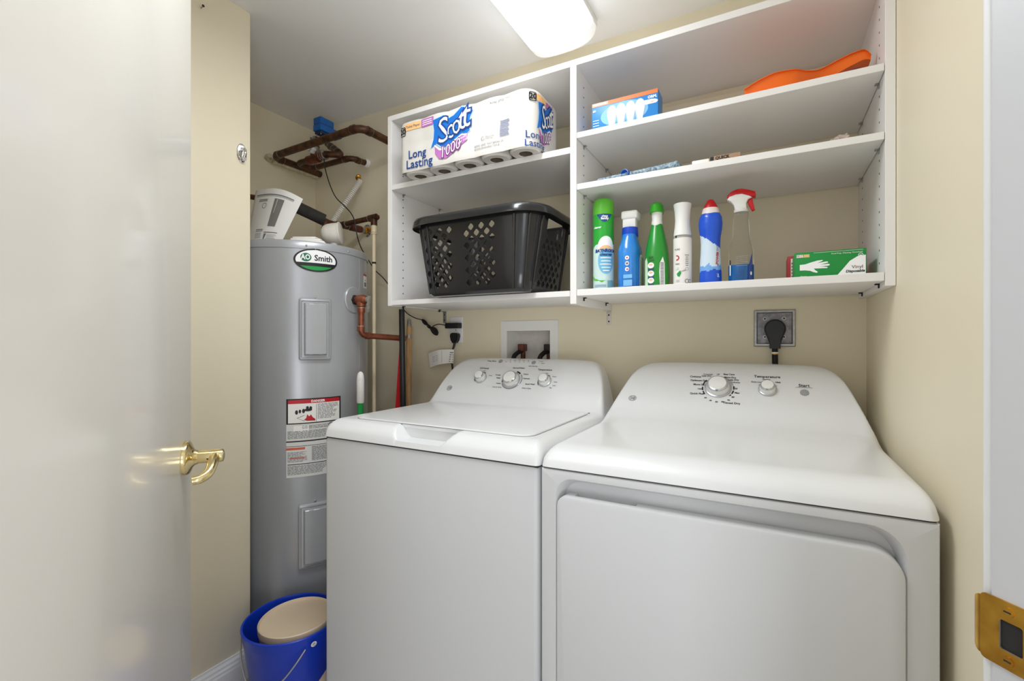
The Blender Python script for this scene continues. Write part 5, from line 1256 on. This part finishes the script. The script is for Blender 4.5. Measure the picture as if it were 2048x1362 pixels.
# corrugated flexible connector
f0 = PY(718, 356, D); f0 = Vector((f0.x, D - 0.002, f0.z))
fx = thing('flexible_connector', 'white corrugated flexible water connector slanting down from the wall to the heater', 'hose', tuple(f0))
f1 = PY(720, 362, 1.655)
sp = spline([f1, PY(716, 369, 1.64), PY(700, 393, 1.60), PY(680, 422, 1.54), PY(663, 450, 1.47), PY(655, 468, 1.43), Vector((PY(653, 478, 1.41).x, 1.41, TZ + 0.004))], 9)
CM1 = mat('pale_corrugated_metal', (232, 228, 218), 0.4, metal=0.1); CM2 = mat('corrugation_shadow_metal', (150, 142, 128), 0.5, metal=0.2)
b = MB()
for i in range(len(sp) - 1): b.use(CM1).tube([sp[i], sp[i].lerp(sp[i + 1], 0.62)], 0.0128, 14); b.use(CM2).tube([sp[i].lerp(sp[i + 1], 0.55), sp[i + 1].lerp(sp[i], -0.05)], 0.0102, 14)
b.build('hose', None, fx)
MB().use(BRASSD).lathe([(0.016, 0), (0.014, 0.006), (0.009, 0.008), (0.009, 0.032)], f0, f1 - f0, 18).build('fitting', None, fx)
MB().use(COPPER).tube([sp[-1] + Z3 * 0.03, sp[-1] - Z3 * 0.012], 0.0145).build('fitting', None, fx)

# hot outlet pipe, tee, wall stop and cream plastic pipe
h0 = PY(649, 470, 1.43); h0 = Vector((h0.x, 1.43, TZ - 0.012)); h1 = Vector((h0.x, 1.43, PY(649, 443, 1.43).z)); wl = PY(735, 462, D); wl = Vector((wl.x, D - 0.002, wl.z))
hp = thing('copper_tee_pipe', 'copper pipe rising from the heater top to a tee and brass wall valve', 'pipe', tuple(h0))
te = h1.lerp(wl, 0.36)
t1 = PY(748, 435, te.y); t1 = Vector((t1.x, te.y, t1.z)); t1b = Vector((t1.x, te.y, PY(748, 446, te.y).z))
stop = h1.lerp(wl, 0.72)
b = MB(); b.use(COPPER).tube(bend([h0, h1, te + (wl - h1).normalized() * 0.12], 0.028, 7), 0.0115, 16); dw = (wl - h1).normalized()
b.tube([te - dw * 0.03, te + dw * 0.04], 0.0142, 16); tb_ = (t1 - te).normalized(); b.tube([te, te + tb_ * 0.035], 0.0142, 16)
b.tube(bend([te, t1, t1b - Z3 * 0.0], 0.016, 6), 0.0118, 16); b.tube([t1 - tb_ * 0.03, t1 + tb_ * 0.016], 0.0146, 16); b.tube([t1 + tb_ * 0.012, t1 + tb_ * 0.02 + Vector((0, 0.012, 0))], [0.0145, 0.008], 16); b.tube([t1 - Z3 * 0.004, t1b - Z3 * 0.012], 0.0142, 16)
b.use(SOLDER)
for p, d_ in ((te - dw * 0.03, dw), (te + dw * 0.04, dw), (te + tb_ * 0.035, tb_), (t1 - tb_ * 0.03, tb_), (h1 - Z3 * 0.03, Z3)): b.tube([p, p + d_ * 0.0025], 0.0148 if p is not h1 else 0.013, 16)
b.build('pipe', None, hp)
b = MB(); b.use(mat('dark_red_sleeve', (92, 40, 36), 0.5)).tube([te + dw * 0.06, te + dw * 0.125], 0.0165, 16); b.build('sleeve', None, hp)
b = MB(); b.use(STEEL).tube([te + dw * 0.13, te + dw * 0.145], 0.015, 8); b.use(BRASSD).lathe([(0.012, 0), (0.018, 0.01), (0.018, 0.03), (0.012, 0.04)], te + dw * 0.145, dw, 16); b.tube([te + dw * 0.18, wl], 0.0105, 14); b.tube([te + dw * 0.165, te + dw * 0.165 + Vector((0.03, -0.006, 0.004))], 0.009, 12)
b.use(mat('orange_handle', (214, 126, 60), 0.4)).box(-0.004, 0.022, -0.004, 0.004, -0.004, 0.004, 0.0015, M=Matrix.Translation(te + dw * 0.165 + Vector((0.03, -0.006, 0.004)))); b.build('wall_valve', None, hp)
b = MB(); b.use(CHROME).lathe([(0.032, 0.0), (0.031, 0.003), (0.024, 0.008), (0.014, 0.01)], wl, (0, -1, 0), 32); b.build('escutcheon', None, hp)
cp = thing('plastic_pipe', 'cream plastic pipe running straight down beside the water heater', 'pipe', (t1b.x, te.y, 0))
b = MB(); b.use(CPVC).tube([Vector((t1b.x, te.y, 0)), t1b - Z3 * 0.012], 0.0085, 16); b.tube([t1b - Z3 * 0.012, t1b - Z3 * 0.042], 0.0125, 16); b.tube([t1b - Z3 * 0.044, t1b - Z3 * 0.05], 0.0132, 16); b.build('pipe', None, cp)
zz = PY(748, 526, te.y).z; MB().use(HOLE).tube([Vector((t1b.x, te.y, zz - 0.004)), Vector((t1b.x, te.y, zz + 0.004))], 0.0092, 14).build('clip', None, cp)
# foam-wrapped pipe
g0 = PY(562, 399, 1.30); g1 = PY(648, 440, 1.46)
fw = thing('insulated_pipe', 'dark foam-insulated pipe sloping behind the paper manual on the heater', 'pipe', tuple(g0))
dg_ = (g1 - g0).normalized(); b = MB(); b.use(FOAM).tube([g0, g1], 0.0265, 24); b.build('insulation', None, fw)
b = MB(); b.use(COPPER).tube(bend([g1 - dg_ * 0.01, g1 + dg_ * 0.04, Vector(((g1 + dg_ * 0.04).x + 0.004, (g1 + dg_ * 0.04).y, TZ - 0.012))], 0.02, 6), 0.0115, 14); b.tube([g0 + dg_ * 0.02, Vector((XA + 0.002, g0.y - 0.06, g0.z + 0.05))], 0.0115, 14); b.build('pipe', None, fw)

# manual standing on the heater, papers beside it
bkl = thing('paper_manual', 'curled white printed manual standing on top of the water heater', 'booklet', tuple(PD(530, 478, 1.78)))
def corner(px, py, d): return PD(px, py, d)
BL_, BR_, TL_, TR_ = PD(492, 476, 1.80), PD(560, 476, 1.76), PD(512, 381, 1.86), PD(606, 398, 1.76)
BL_.z = BR_.z = TZ - 0.008
vd = (PD(540, 440, 1.7) - Vector((0, 0, CAMZ))); vd.z = 0; vd.normalize()
def bsheet(u, v):
    p = BL_.lerp(BR_, u).lerp(TL_.lerp(TR_, u), v); bul = math.sin(math.pi * min(1, u)) * (0.022 + 0.02 * v)
    return p - vd * bul + Z3 * (0.010 * v * math.sin(math.pi * u)) + Vector((0, 0, 0.0))
b = MB(); b.use(PAPER).sheet(bsheet, 24, 12, lambda u, v: vd * 0.005); b.build('pages', None, bkl, 60)
def bp(u, v, h): return bsheet(u, v) - vd * h
b = MB(); b.use(GREYINK).flat(rect(0.05, 0.86, 0.885, 0.905), bp, 0.0009, cuts=10); b.use(LGREYINK).flat(rect(0.05, 0.86, 0.865, 0.875), bp, 0.0009, cuts=10)
b.use(mat('heater_picture_grey', (128, 124, 122), 0.6)).flat([(0.47, 0.34), (0.66, 0.34), (0.68, 0.83), (0.47, 0.83)], bp, 0.0009, cuts=6); b.use(mat('picture_light', (190, 188, 186), 0.6)).flat([(0.52, 0.58), (0.535, 0.58), (0.545, 0.82), (0.525, 0.82)], bp, 0.0013, cuts=4)
b.use(GREYINK)
for (u0, u1, v0, v1) in ((0.13, 0.32, 0.80, 0.815), (0.13, 0.32, 0.775, 0.79), (0.2, 0.38, 0.275, 0.29), (0.2, 0.38, 0.25, 0.262), (0.42, 0.78, 0.225, 0.24)): b.flat(rect(u0, u1, v0, v1), bp, 0.0009, cuts=5)
b.flat(arcband(0.040, 0.05, 0, 359, 20, 0.27, 0.70), bp, 0.0009)
b.use(LGREYINK)
for i in range(8): b.flat(rect(0.52, 0.78 - 0.03 * (i % 3), 0.06 + i * 0.019, 0.066 + i * 0.019), bp, 0.0009, cuts=4)
for i in range(4): b.flat(rect(0.2, 0.36, 0.14 + i * 0.025, 0.15 + i * 0.025), bp, 0.0009, cuts=4)
b.use(GREYINK).flat([(0.43, 0.21), (0.50, 0.21), (0.47, 0.12), (0.48, 0.07), (0.44, 0.1)], bp, 0.0009, cuts=2)
b.build('printing', None, bkl)
pc = Vector((-1.545, 1.20, TZ - 0.008))
pp = thing('folded_papers', 'small stack of folded white papers on the heater rim above its badge', 'paper', tuple(pc))
for i, (dx, dy, w, d_, ro) in enumerate(((0, 0, 0.15, 0.10, 0.55), (-0.012, 0.006, 0.13, 0.09, 0.7), (-0.02, 0.012, 0.11, 0.08, 0.62), (-0.03, 0.016, 0.09, 0.07, 0.5))):
    M = Matrix.Translation(pc + Vector((dx, dy, 0.0105 * i))) @ Matrix.Rotation(ro, 4, 'Z') @ Matrix.Rotation(0.02 * (i - 1), 4, 'X')
    b = MB(); b.use(PAPER).box(-w / 2, w / 2, -d_ / 2, d_ / 2, 0.0002, 0.0098, 0.003, 2, M); b.build('sheet', None, pp)
MB().use(GREYINK).text('WARRANTY', 0.016, plane(pc + Vector((-0.03, 0.016, 0.0425)), Matrix.Rotation(0.62, 3, 'Z') @ Vector((1, 0, 0)), Matrix.Rotation(0.62, 3, 'Z') @ Vector((0, 1, 0))), 0.0006, bold=0.0005).build('printing', None, pp)

# ================================================================ HANDLES IN THE GAP
q = PY(804.5, 700, 1.43)
def pole(name, label, cat, top, foot, r, m, end=None, low=None):
    t = thing(name, label, cat, (foot[0], foot[1], 0)); top = Vector(top); foot = Vector(foot)
    MB().use(m).tube([foot + (top - foot) * 0.06, top], r, 20).build('handle', None, t); return t, top, foot
q0 = PY(803.5, 619, 1.44); z_ = 1.268
ft = PY(808, 800, 1.44)
t, tp_, fo = pole('broom', 'black metal broom pole standing upright just left of the wooden handle', 'broom', (q0.x, 1.44, z_), (q0.x + 0.022, 1.44, 0.002), 0.0115, BLACKP)
MB().box(fo.x - 0.13, fo.x + 0.02, fo.y - 0.02, fo.y + 0.02, 0.002, 0.11, 0.006).build('brush_head', mat('black_bristle', (40, 40, 40), 0.9, bump=0.8, bscale=200), t)
q0 = PY(818.5, 637, 1.665); ft = PY(817, 805, 1.63)
fo_ = ft + (ft - q0) * ((ft.z - 0.002) / (q0.z - ft.z)); t, tp_, fo = pole('wooden_handle', 'worn wooden broom handle with metal tip leaning on the back wall', 'handle', q0 - (q0 - ft) * 0.1, tuple(fo_), 0.0125, WOOD)
d_ = (tp_ - fo).normalized(); MB().use(STEEL).tube([tp_ - d_ * 0.055, tp_ + d_ * 0.018, tp_ + d_ * 0.03], [0.0135, 0.0095, 0.0085], 16).build('threaded_tip', None, t)
MB().box(fo.x - 0.02, fo.x + 0.14, fo.y - 0.018, fo.y + 0.022, 0.002, 0.10, 0.006).build('brush_head', mat('tan_bristle', (186, 152, 96), 0.9, bump=0.8, bscale=200), t)
qa, qb, qc, qd = PY(801.5, 682, 1.50), PY(807, 682, 1.50), PY(793, 808, 1.50), PY(807, 808, 1.50); q0 = qb
rd = thing('red_handle', 'red plastic handle widening downward behind the black broom pole', 'handle', (q0.x, 1.53, 0))
def redf(u, v):
    z = 0.002 + (qa.z + 0.03 - 0.002) * v; k_ = min(1.15, (qa.z - z) / (qa.z - qc.z)); xl = qa.x + (qc.x - qa.x) * k_
    return Vector((xl + (qb.x + (qd.x - qb.x) * k_ - xl) * u, 1.494 + 0.004 * math.sin(math.pi * u), z))
MB().use(mat('red_plastic', (190, 24, 32), 0.4)).sheet(redf, 4, 24, (0, 0.012, 0)).build('handle', None, rd)
gt = PY(721, 741, 1.31); gx = Vector((gt.x, 1.31, 0.002)); 
gh = thing('scrub_brush_handle', 'white textured grip on a green stick between the heater and the washer', 'handle', (gx.x, 1.31, 0))
z1 = gt.z - 0.004; z0 = PY(721, 806, 1.31).z
b = MB(); b.use(mat('white_rubber_grip', (234, 232, 228), 0.6, bump=1.0, bscale=260)).tube([Vector((gx.x, 1.31, z)) for z in (z0, z0 + 0.004, z1 - 0.03, z1 - 0.014, z1 - 0.005, z1)], [0.0125, 0.0142, 0.0142, 0.0125, 0.009, 0.003], 20); b.build('grip', None, gh)
b = MB(); b.use(GREENINK).tube([Vector((gx.x, 1.31, 0.03)), Vector((gx.x, 1.31, z0))], 0.0112, 16); b.build('shaft', None, gh)
MB().use(mat('green_brush_head', (30, 120, 60), 0.5)).box(gx.x - 0.045, gx.x + 0.05, 1.285, 1.335, 0.002, 0.05, 0.008).build('brush_head', None, gh)

# ================================================================ OUTLETS, CORDS, VALVE BOX
pa, pb = PY(901, 634, D), PY(926, 686.5, D); xc, zc_ = (pa.x + pb.x) / 2, (pa.z + pb.z) / 2
op = thing('wall_outlet', 'white wall outlet plate with two black plugs, left of the valve box', 'outlet', (xc, D, zc_))
MB().box(xc - 0.035, xc + 0.035, D - 0.006, D - 0.0002, zc_ - 0.0575, zc_ + 0.0575, 0.003, 3).build('cover_plate', mat('outlet_white_plastic', (236, 236, 238), 0.35), op)
for s_ in (1, -1):
    MB().use(WHITEP).prism(rrect(-0.0165, 0.0165, -0.014, 0.014, 0.008), lambda u, v, h: Vector((xc + u, D - 0.006 - h, zc_ + s_ * 0.0195 + v)), -0.001, 0.0015).build('receptacle', None, op)
MB().use(STEEL).lathe([(0.0032, 0), (0.0025, 0.0012)], (xc, D - 0.006, zc_), (0, -1, 0), 12).build('screw', None, op)
# actuator cord with its low-voltage adapter
xa, xb = PY(891, 651, D - 0.03).x, PY(918, 651, D - 0.03).x; za = PY(905, 651, D - 0.03).z
pc_ = thing('power_adapter', 'thin black cord from the blue actuator to an adapter in the outlet, bundled midway', 'adapter', (xc, D, za))
MB().box(xa, xb, D - 0.036, D - 0.0072, za - 0.0125, za + 0.0115, 0.003, 3).build('adapter', BLACKP, pc_)
bd = [PY(844, 640, 1.64), PY(872, 666, 1.64)]
path = [PY(648, 318, 1.495), PY(651, 340, 1.47), PY(660, 370, 1.46), PY(672, 395, 1.46), PY(690, 413, 1.46), PY(703, 428, 1.455), PY(710, 445, 1.455), PY(714, 470, 1.46), PY(722, 495, 1.50), PY(735, 517, 1.58), PY(750, 540, 1.63), PY(770, 560, 1.66), PY(790, 590, 1.67), PY(809, 621, 1.67), PY(826, 634, 1.66), bd[0]]
b = MB(); b.tube(spline(path, 8), 0.0023, 10); b.tube(spline([bd[1], PY(864, 655, 1.64), PY(874, 649, 1.65), PY(884, 649, 1.66), Vector((xa + 0.002, D - 0.022, za))], 8), 0.0023, 10); b.build('cord', BLACKP, pc_)
b = MB(); m_ = bd[0].lerp(bd[1], 0.5); ax = (bd[1] - bd[0]); 
perp = Vector((ax.z, 0, -ax.x)).normalized()
for i in range(5):
    o_ = (i - 2) * 0.0032; s0 = 0.48 + 0.04 * (i % 2)
    loop_ = [m_ + perp * o_ * 0.3, m_ + ax * 0.3 + perp * (o_ + 0.006), m_ + ax * (s0 + 0.05) + perp * (o_ + 0.003), m_ + ax * (s0 + 0.04) + perp * (o_ - 0.006), m_ + ax * 0.3 + perp * (o_ - 0.008), m_, m_ - ax * 0.3 + perp * (o_ * 0.7 + 0.004), m_ - ax * s0 + perp * o_ * 0.7, m_ - ax * 0.3 + perp * (o_ * 0.7 - 0.004), m_ + perp * o_ * 0.3]
    b.tube(spline([p + Vector((0, 0.001 * i, 0)) for p in loop_], 6), 0.0021, 8)
b.tube([m_ - ax * 0.06, m_ + ax * 0.06], 0.0075, 12); b.build('cord_bundle', BLACKP, pc_)
# washer plug, cord and hanging tag
px_, pz_ = PY(907, 675, D - 0.03).x, PY(907, 675, D - 0.03).z
f = lambda u, v, h: Vector((px_ + u, D - 0.0075 - h, pz_ + v))
b = MB(); b.tube(spline([f(-0.001, -0.02, 0.012), f(-0.003, -0.036, 0.014), f(-0.008, -0.06, 0.018), f(-0.010, -0.10, 0.02), f(0.0, -0.2, 0.02), f(0.03, -0.5, 0.02)], 8), [0.0062 - 0.0018 * min(1, i / 12) for i in range(41)], 12); wp = b.build('power_cord', BLACKP, wash); wp['label'] = 'black power cord hanging from the wall outlet'
b = MB(); b.prism([(-0.011, 0.02), (-0.019, 0.016), (-0.0205, 0.006), (-0.016, -0.014), (-0.009, -0.024), (0.007, -0.024), (0.016, -0.012), (0.0205, 0.006), (0.019, 0.016), (0.011, 0.02)], f, 0.0, 0.02); b.prism([(-0.009, 0.017), (-0.016, 0.013), (-0.017, 0.005), (-0.013, -0.012), (-0.007, -0.02), (0.005, -0.02), (0.013, -0.01), (0.017, 0.005), (0.016, 0.013), (0.009, 0.017)], f, 0.02, 0.026); b.build('plug', BLACKP, wp)
tg = [PY(857, 707, 1.66), PY(877, 700, 1.65), PY(902, 699, 1.665), PY(908, 699, 1.67)]; bt = [PY(860, 735, 1.655), PY(878, 729, 1.645), PY(899, 726, 1.66), PY(906, 727, 1.668)]
tt = spline(tg, 6); bb = spline(bt, 6); nn = len(tt) - 1
def tgs(u, v):
    x = max(0, min(1, u)) * nn; i = min(nn - 1, int(x)); k_ = x - i
    return bb[i].lerp(bb[i + 1], k_).lerp(tt[i].lerp(tt[i + 1], k_), v)
b = MB(); b.use(PAPER).sheet(tgs, nn, 4, (0, 0.0008, 0)); b.use(GREYINK)
for i in range(5): b.flat(rect(0.64, 0.95, 0.1 + i * 0.16, 0.17 + i * 0.16), lambda u, v, h: tgs(u, v) - Vector((0, h, 0)), 0.0008)
b.use(LGREYINK).flat(rect(0.42, 0.428, 0.08, 0.9), lambda u, v, h: tgs(u, v) - Vector((0, h, 0)), 0.0008)
for i in range(4): b.flat(rect(0.12, 0.3, 0.3 + i * 0.11, 0.33 + i * 0.11), lambda u, v, h: tgs(u, v) - Vector((0, h, 0)), 0.0008)
b.build('paper_tag', None, wp)
# dryer outlet
pa, pb = PY(1508, 621, D), PY(1591, 693, D); xc, zc_ = (pa.x + pb.x) / 2, (pa.z + pb.z) / 2; hw = (pb.x - pa.x) / 2; hh = (pa.z - pb.z) / 2
do = thing('dryer_outlet', 'square grey steel outlet with a big round black plug above the dryer', 'outlet', (xc, D, zc_))
GALV = mat('mottled_plate', (150, 148, 152), 0.4, metal=0.5, c2=(112, 110, 114), scale=70)
f = lambda u, v, h: Vector((xc + u, D - h, zc_ + v))
b = MB(); b.use(STEEL); fr_ = lambda d: rect(-hw + d, hw - d, -hh + d, hh - d); V_ = []
for d, h in ((0, 0.0002), (0, 0.005), (0.002, 0.007), (0.0075, 0.0075), (0.009, 0.006), (0.011, 0.003)): V_ += [f(u, v, h) for u, v in fr_(d)]
b.add(V_, [[j * 4 + i, j * 4 + (i + 1) % 4, (j + 1) * 4 + (i + 1) % 4, (j + 1) * 4 + i] for j in range(5) for i in range(4)]); b.build('frame', None, do)
MB().use(GALV).prism(fr_(0.0105), f, 0.0003, 0.0045).build('cover_plate', None, do)
for sx in (1, -1):
    for sz in (1, -1): MB().use(STEEL).lathe([(0.006, 0), (0.006, 0.0012), (0.003, 0.0016)], f(sx * 0.0265, sz * 0.029 + 0.001, 0.0045), (0, -1, 0), 16).use(HOLE).disc(f(sx * 0.0265, sz * 0.029 + 0.001, 0.0061), (0, -1, 0), 0.0026, 0.0005, 12).build('screw', None, do)
ctr = (PY(1550, 660, D - 0.03)); g = lambda u, v, h: Vector((ctr.x + u, D - 0.0062 - h, ctr.z + v))
b = MB(); b.tube([g(0.0, -0.05, 0.013), g(0.0, -0.075, 0.014), g(0.001, -0.14, 0.016), g(0.01, -0.4, 0.02)], 0.0085, 14); dc = b.build('power_cord', RUBBER, dry); dc['label'] = 'thick black power cord'
b = MB()
out = [(0.030 * math.cos(math.radians(a)), 0.004 + 0.030 * math.sin(math.radians(a))) for a in range(-25, 206, 11)] + [(-0.020, -0.028), (-0.0155, -0.042), (-0.0155, -0.058), (0.0155, -0.058), (0.0155, -0.042), (0.020, -0.028)]
n = len(out); V_ = []
for s_, h in ((1, 0), (1, 0.018), (0.95, 0.024), (0.85, 0.027)): V_ += [g(u * s_, v * s_ if v > -0.03 else v, h) for u, v in out]
b.add(V_, [[j * n + i, j * n + (i + 1) % n, (j + 1) * n + (i + 1) % n, (j + 1) * n + i] for j in range(3) for i in range(n)] + [[3 * n + i for i in range(n)], list(range(n))[::-1]]); b.build('plug', BLACKP, dc, 40)
MB().use(WINK).tube([g(0.0, -0.069, 0.0138), g(0.0, -0.074, 0.0139)], 0.0094, 14).use(BRASSD).tube([g(0.0, -0.0745, 0.0139), g(0.0, -0.0765, 0.0139)], 0.0096, 14).build('cord_tag', None, dc)
# recessed washer valve box
vb = thing('washer_outlet_box', 'white recessed washer valve box in the wall behind the washer', 'valve box', ((HX0 + HX1) / 2, D, HZ0))
b = MB(); b.use(WHITEP); fo_, fi_ = rrect(-0.984, -0.725, 1.02, 1.2225, 0.003, 2), rect(HX0 + 0.002, HX1 - 0.002, HZ0 + 0.002, HZ1 - 0.002)
g = lambda u, v, h: Vector((u, D - h, v))
b.flat(fo_, g, 0.005, holes=[fi_]); n = len(fo_); b.add([g(u, v, 0.0002) for u, v in fo_] + [g(u, v, 0.005) for u, v in fo_], [[i, (i + 1) % n, n + (i + 1) % n, n + i] for i in range(n)])
b.add([g(u, v, 0.005) for u, v in fi_] + [g(u, v, -0.085) for u, v in fi_], [[i, (i + 1) % 4, 4 + (i + 1) % 4, 4 + i] for i in range(4)]); b.build('frame', None, vb)
MB().use(mat('box_back_plastic', (222, 216, 212), 0.5, var=0.12, scale=20)).prism(fi_, g, -0.0852, -0.080).build('back_panel', None, vb)
x1_, x2_ = PY(1045, 706, D + 0.04).x, PY(1097, 706, D + 0.04).x
for x, m_ in ((x1_, mat('red_brown_handle', (104, 52, 44), 0.5)), (x2_, BLACKP)):
    o = MB().use(COPPER).tube([Vector((x, D + 0.045, HZ0 + 0.002)), Vector((x, D + 0.045, 1.115))], 0.010, 14).build('valve', None, vb)
    MB().use(m_).box(x - 0.014, x + 0.014, D + 0.02, D + 0.06, 1.098, 1.128, 0.004).build('valve_handle', None, o)
    MB().use(RUBBER).tube(spline([Vector((x, D + 0.045, 1.10)), Vector((x - 0.01, D + 0.01, 1.09)), Vector((x - 0.016, D - 0.012, 1.06)), Vector((x - 0.01, D - 0.02, 0.95)), Vector((x, D - 0.03, 0.8))], 6), 0.0095, 12).build('hose', None, vb)

# ================================================================ BUCKET
bc = Vector((-1.352, 0.985, 0)); BR, BH = 0.146, 0.25
bu = thing('bucket', 'blue plastic bucket on the floor in front of the water heater', 'bucket', tuple(bc))
b = MB(); b.lathe([(0.0005, 0.003), (0.105, 0.003), (0.108, 0.0), (0.111, 0.004), (0.139, BH - 0.035), (BR - 0.004, BH - 0.03), (BR - 0.003, BH - 0.012), (BR, BH - 0.006), (BR, BH - 0.002), (BR - 0.003, BH), (BR - 0.007, BH - 0.001), (BR - 0.009, BH - 0.006), (0.137, BH - 0.03), (0.109, 0.008), (0.0005, 0.007)], bc, n=72, caps=False)
b.build('pail', BUCKET, bu, 40)
hm = lambda ang, z, h: Vector((bc.x + (interp([(0.0, 0.109), (BH - 0.035, 0.139), (BH, 0.142)], z) + h) * math.cos(ang), bc.y + (interp([(0.0, 0.109), (BH - 0.035, 0.139), (BH, 0.142)], z) + h) * math.sin(ang), z))
b = MB(); a_c = math.atan2(-bc.y, -bc.x)
pts = [hm(a_c + 0.25 + t * -1.9, BH - 0.034 - 0.115 * math.sin(math.pi * t) - 0.0 * t, 0.006 + 0.012 * math.sin(math.pi * t)) for t in [i / 20 for i in range(21)]]
b.use(mat('handle_wire', (186, 186, 184), 0.3, metal=0.6)).tube(pts, 0.0023, 10); b.build('handle', None, bu)
aS = a_c + 0.42
fs_ = lambda u, v, h: hm(aS + u / 0.139, BH - 0.028 + v, 0.0065 + h)
b = MB(); b.use(PAPER).flat(ell(0, 0, 0.0085, 0.008, 24), fs_, 0.0006, cuts=3); b.use(GREYINK); b.flat(rect(-0.005, 0.005, -0.001, 0.001), fs_, 0.001); b.flat(rect(-0.004, 0.004, 0.0025, 0.004), fs_, 0.001); b.flat(rect(-0.004, 0.004, -0.005, -0.0035), fs_, 0.001); b.build('sticker', None, bu)
bt_ = thing('plastic_tub', 'beige plastic tub upside down inside the blue bucket', 'tub', (bc.x, bc.y, 0.01))
cc = Vector((bc.x + 0.020, bc.y + 0.012, 0)); tax = Vector((-0.02, -0.03, 1)).normalized()
b = MB(); b.lathe([(0.100, 0.012), (0.1085, 0.23), (0.1115, 0.232), (0.1115, 0.252), (0.1095, 0.254), (0.1075, 0.251), (0.1065, 0.246), (0.0005, 0.2455)], cc, tax, 64, caps=False); b.lathe([(0.0995, 0.0115), (0.0005, 0.0115)], cc, tax, 64, caps=False)
b.build('body', BEIGE, bt_, 40)

for o in bpy.data.objects:
    if '_o' in o: del o['_o']
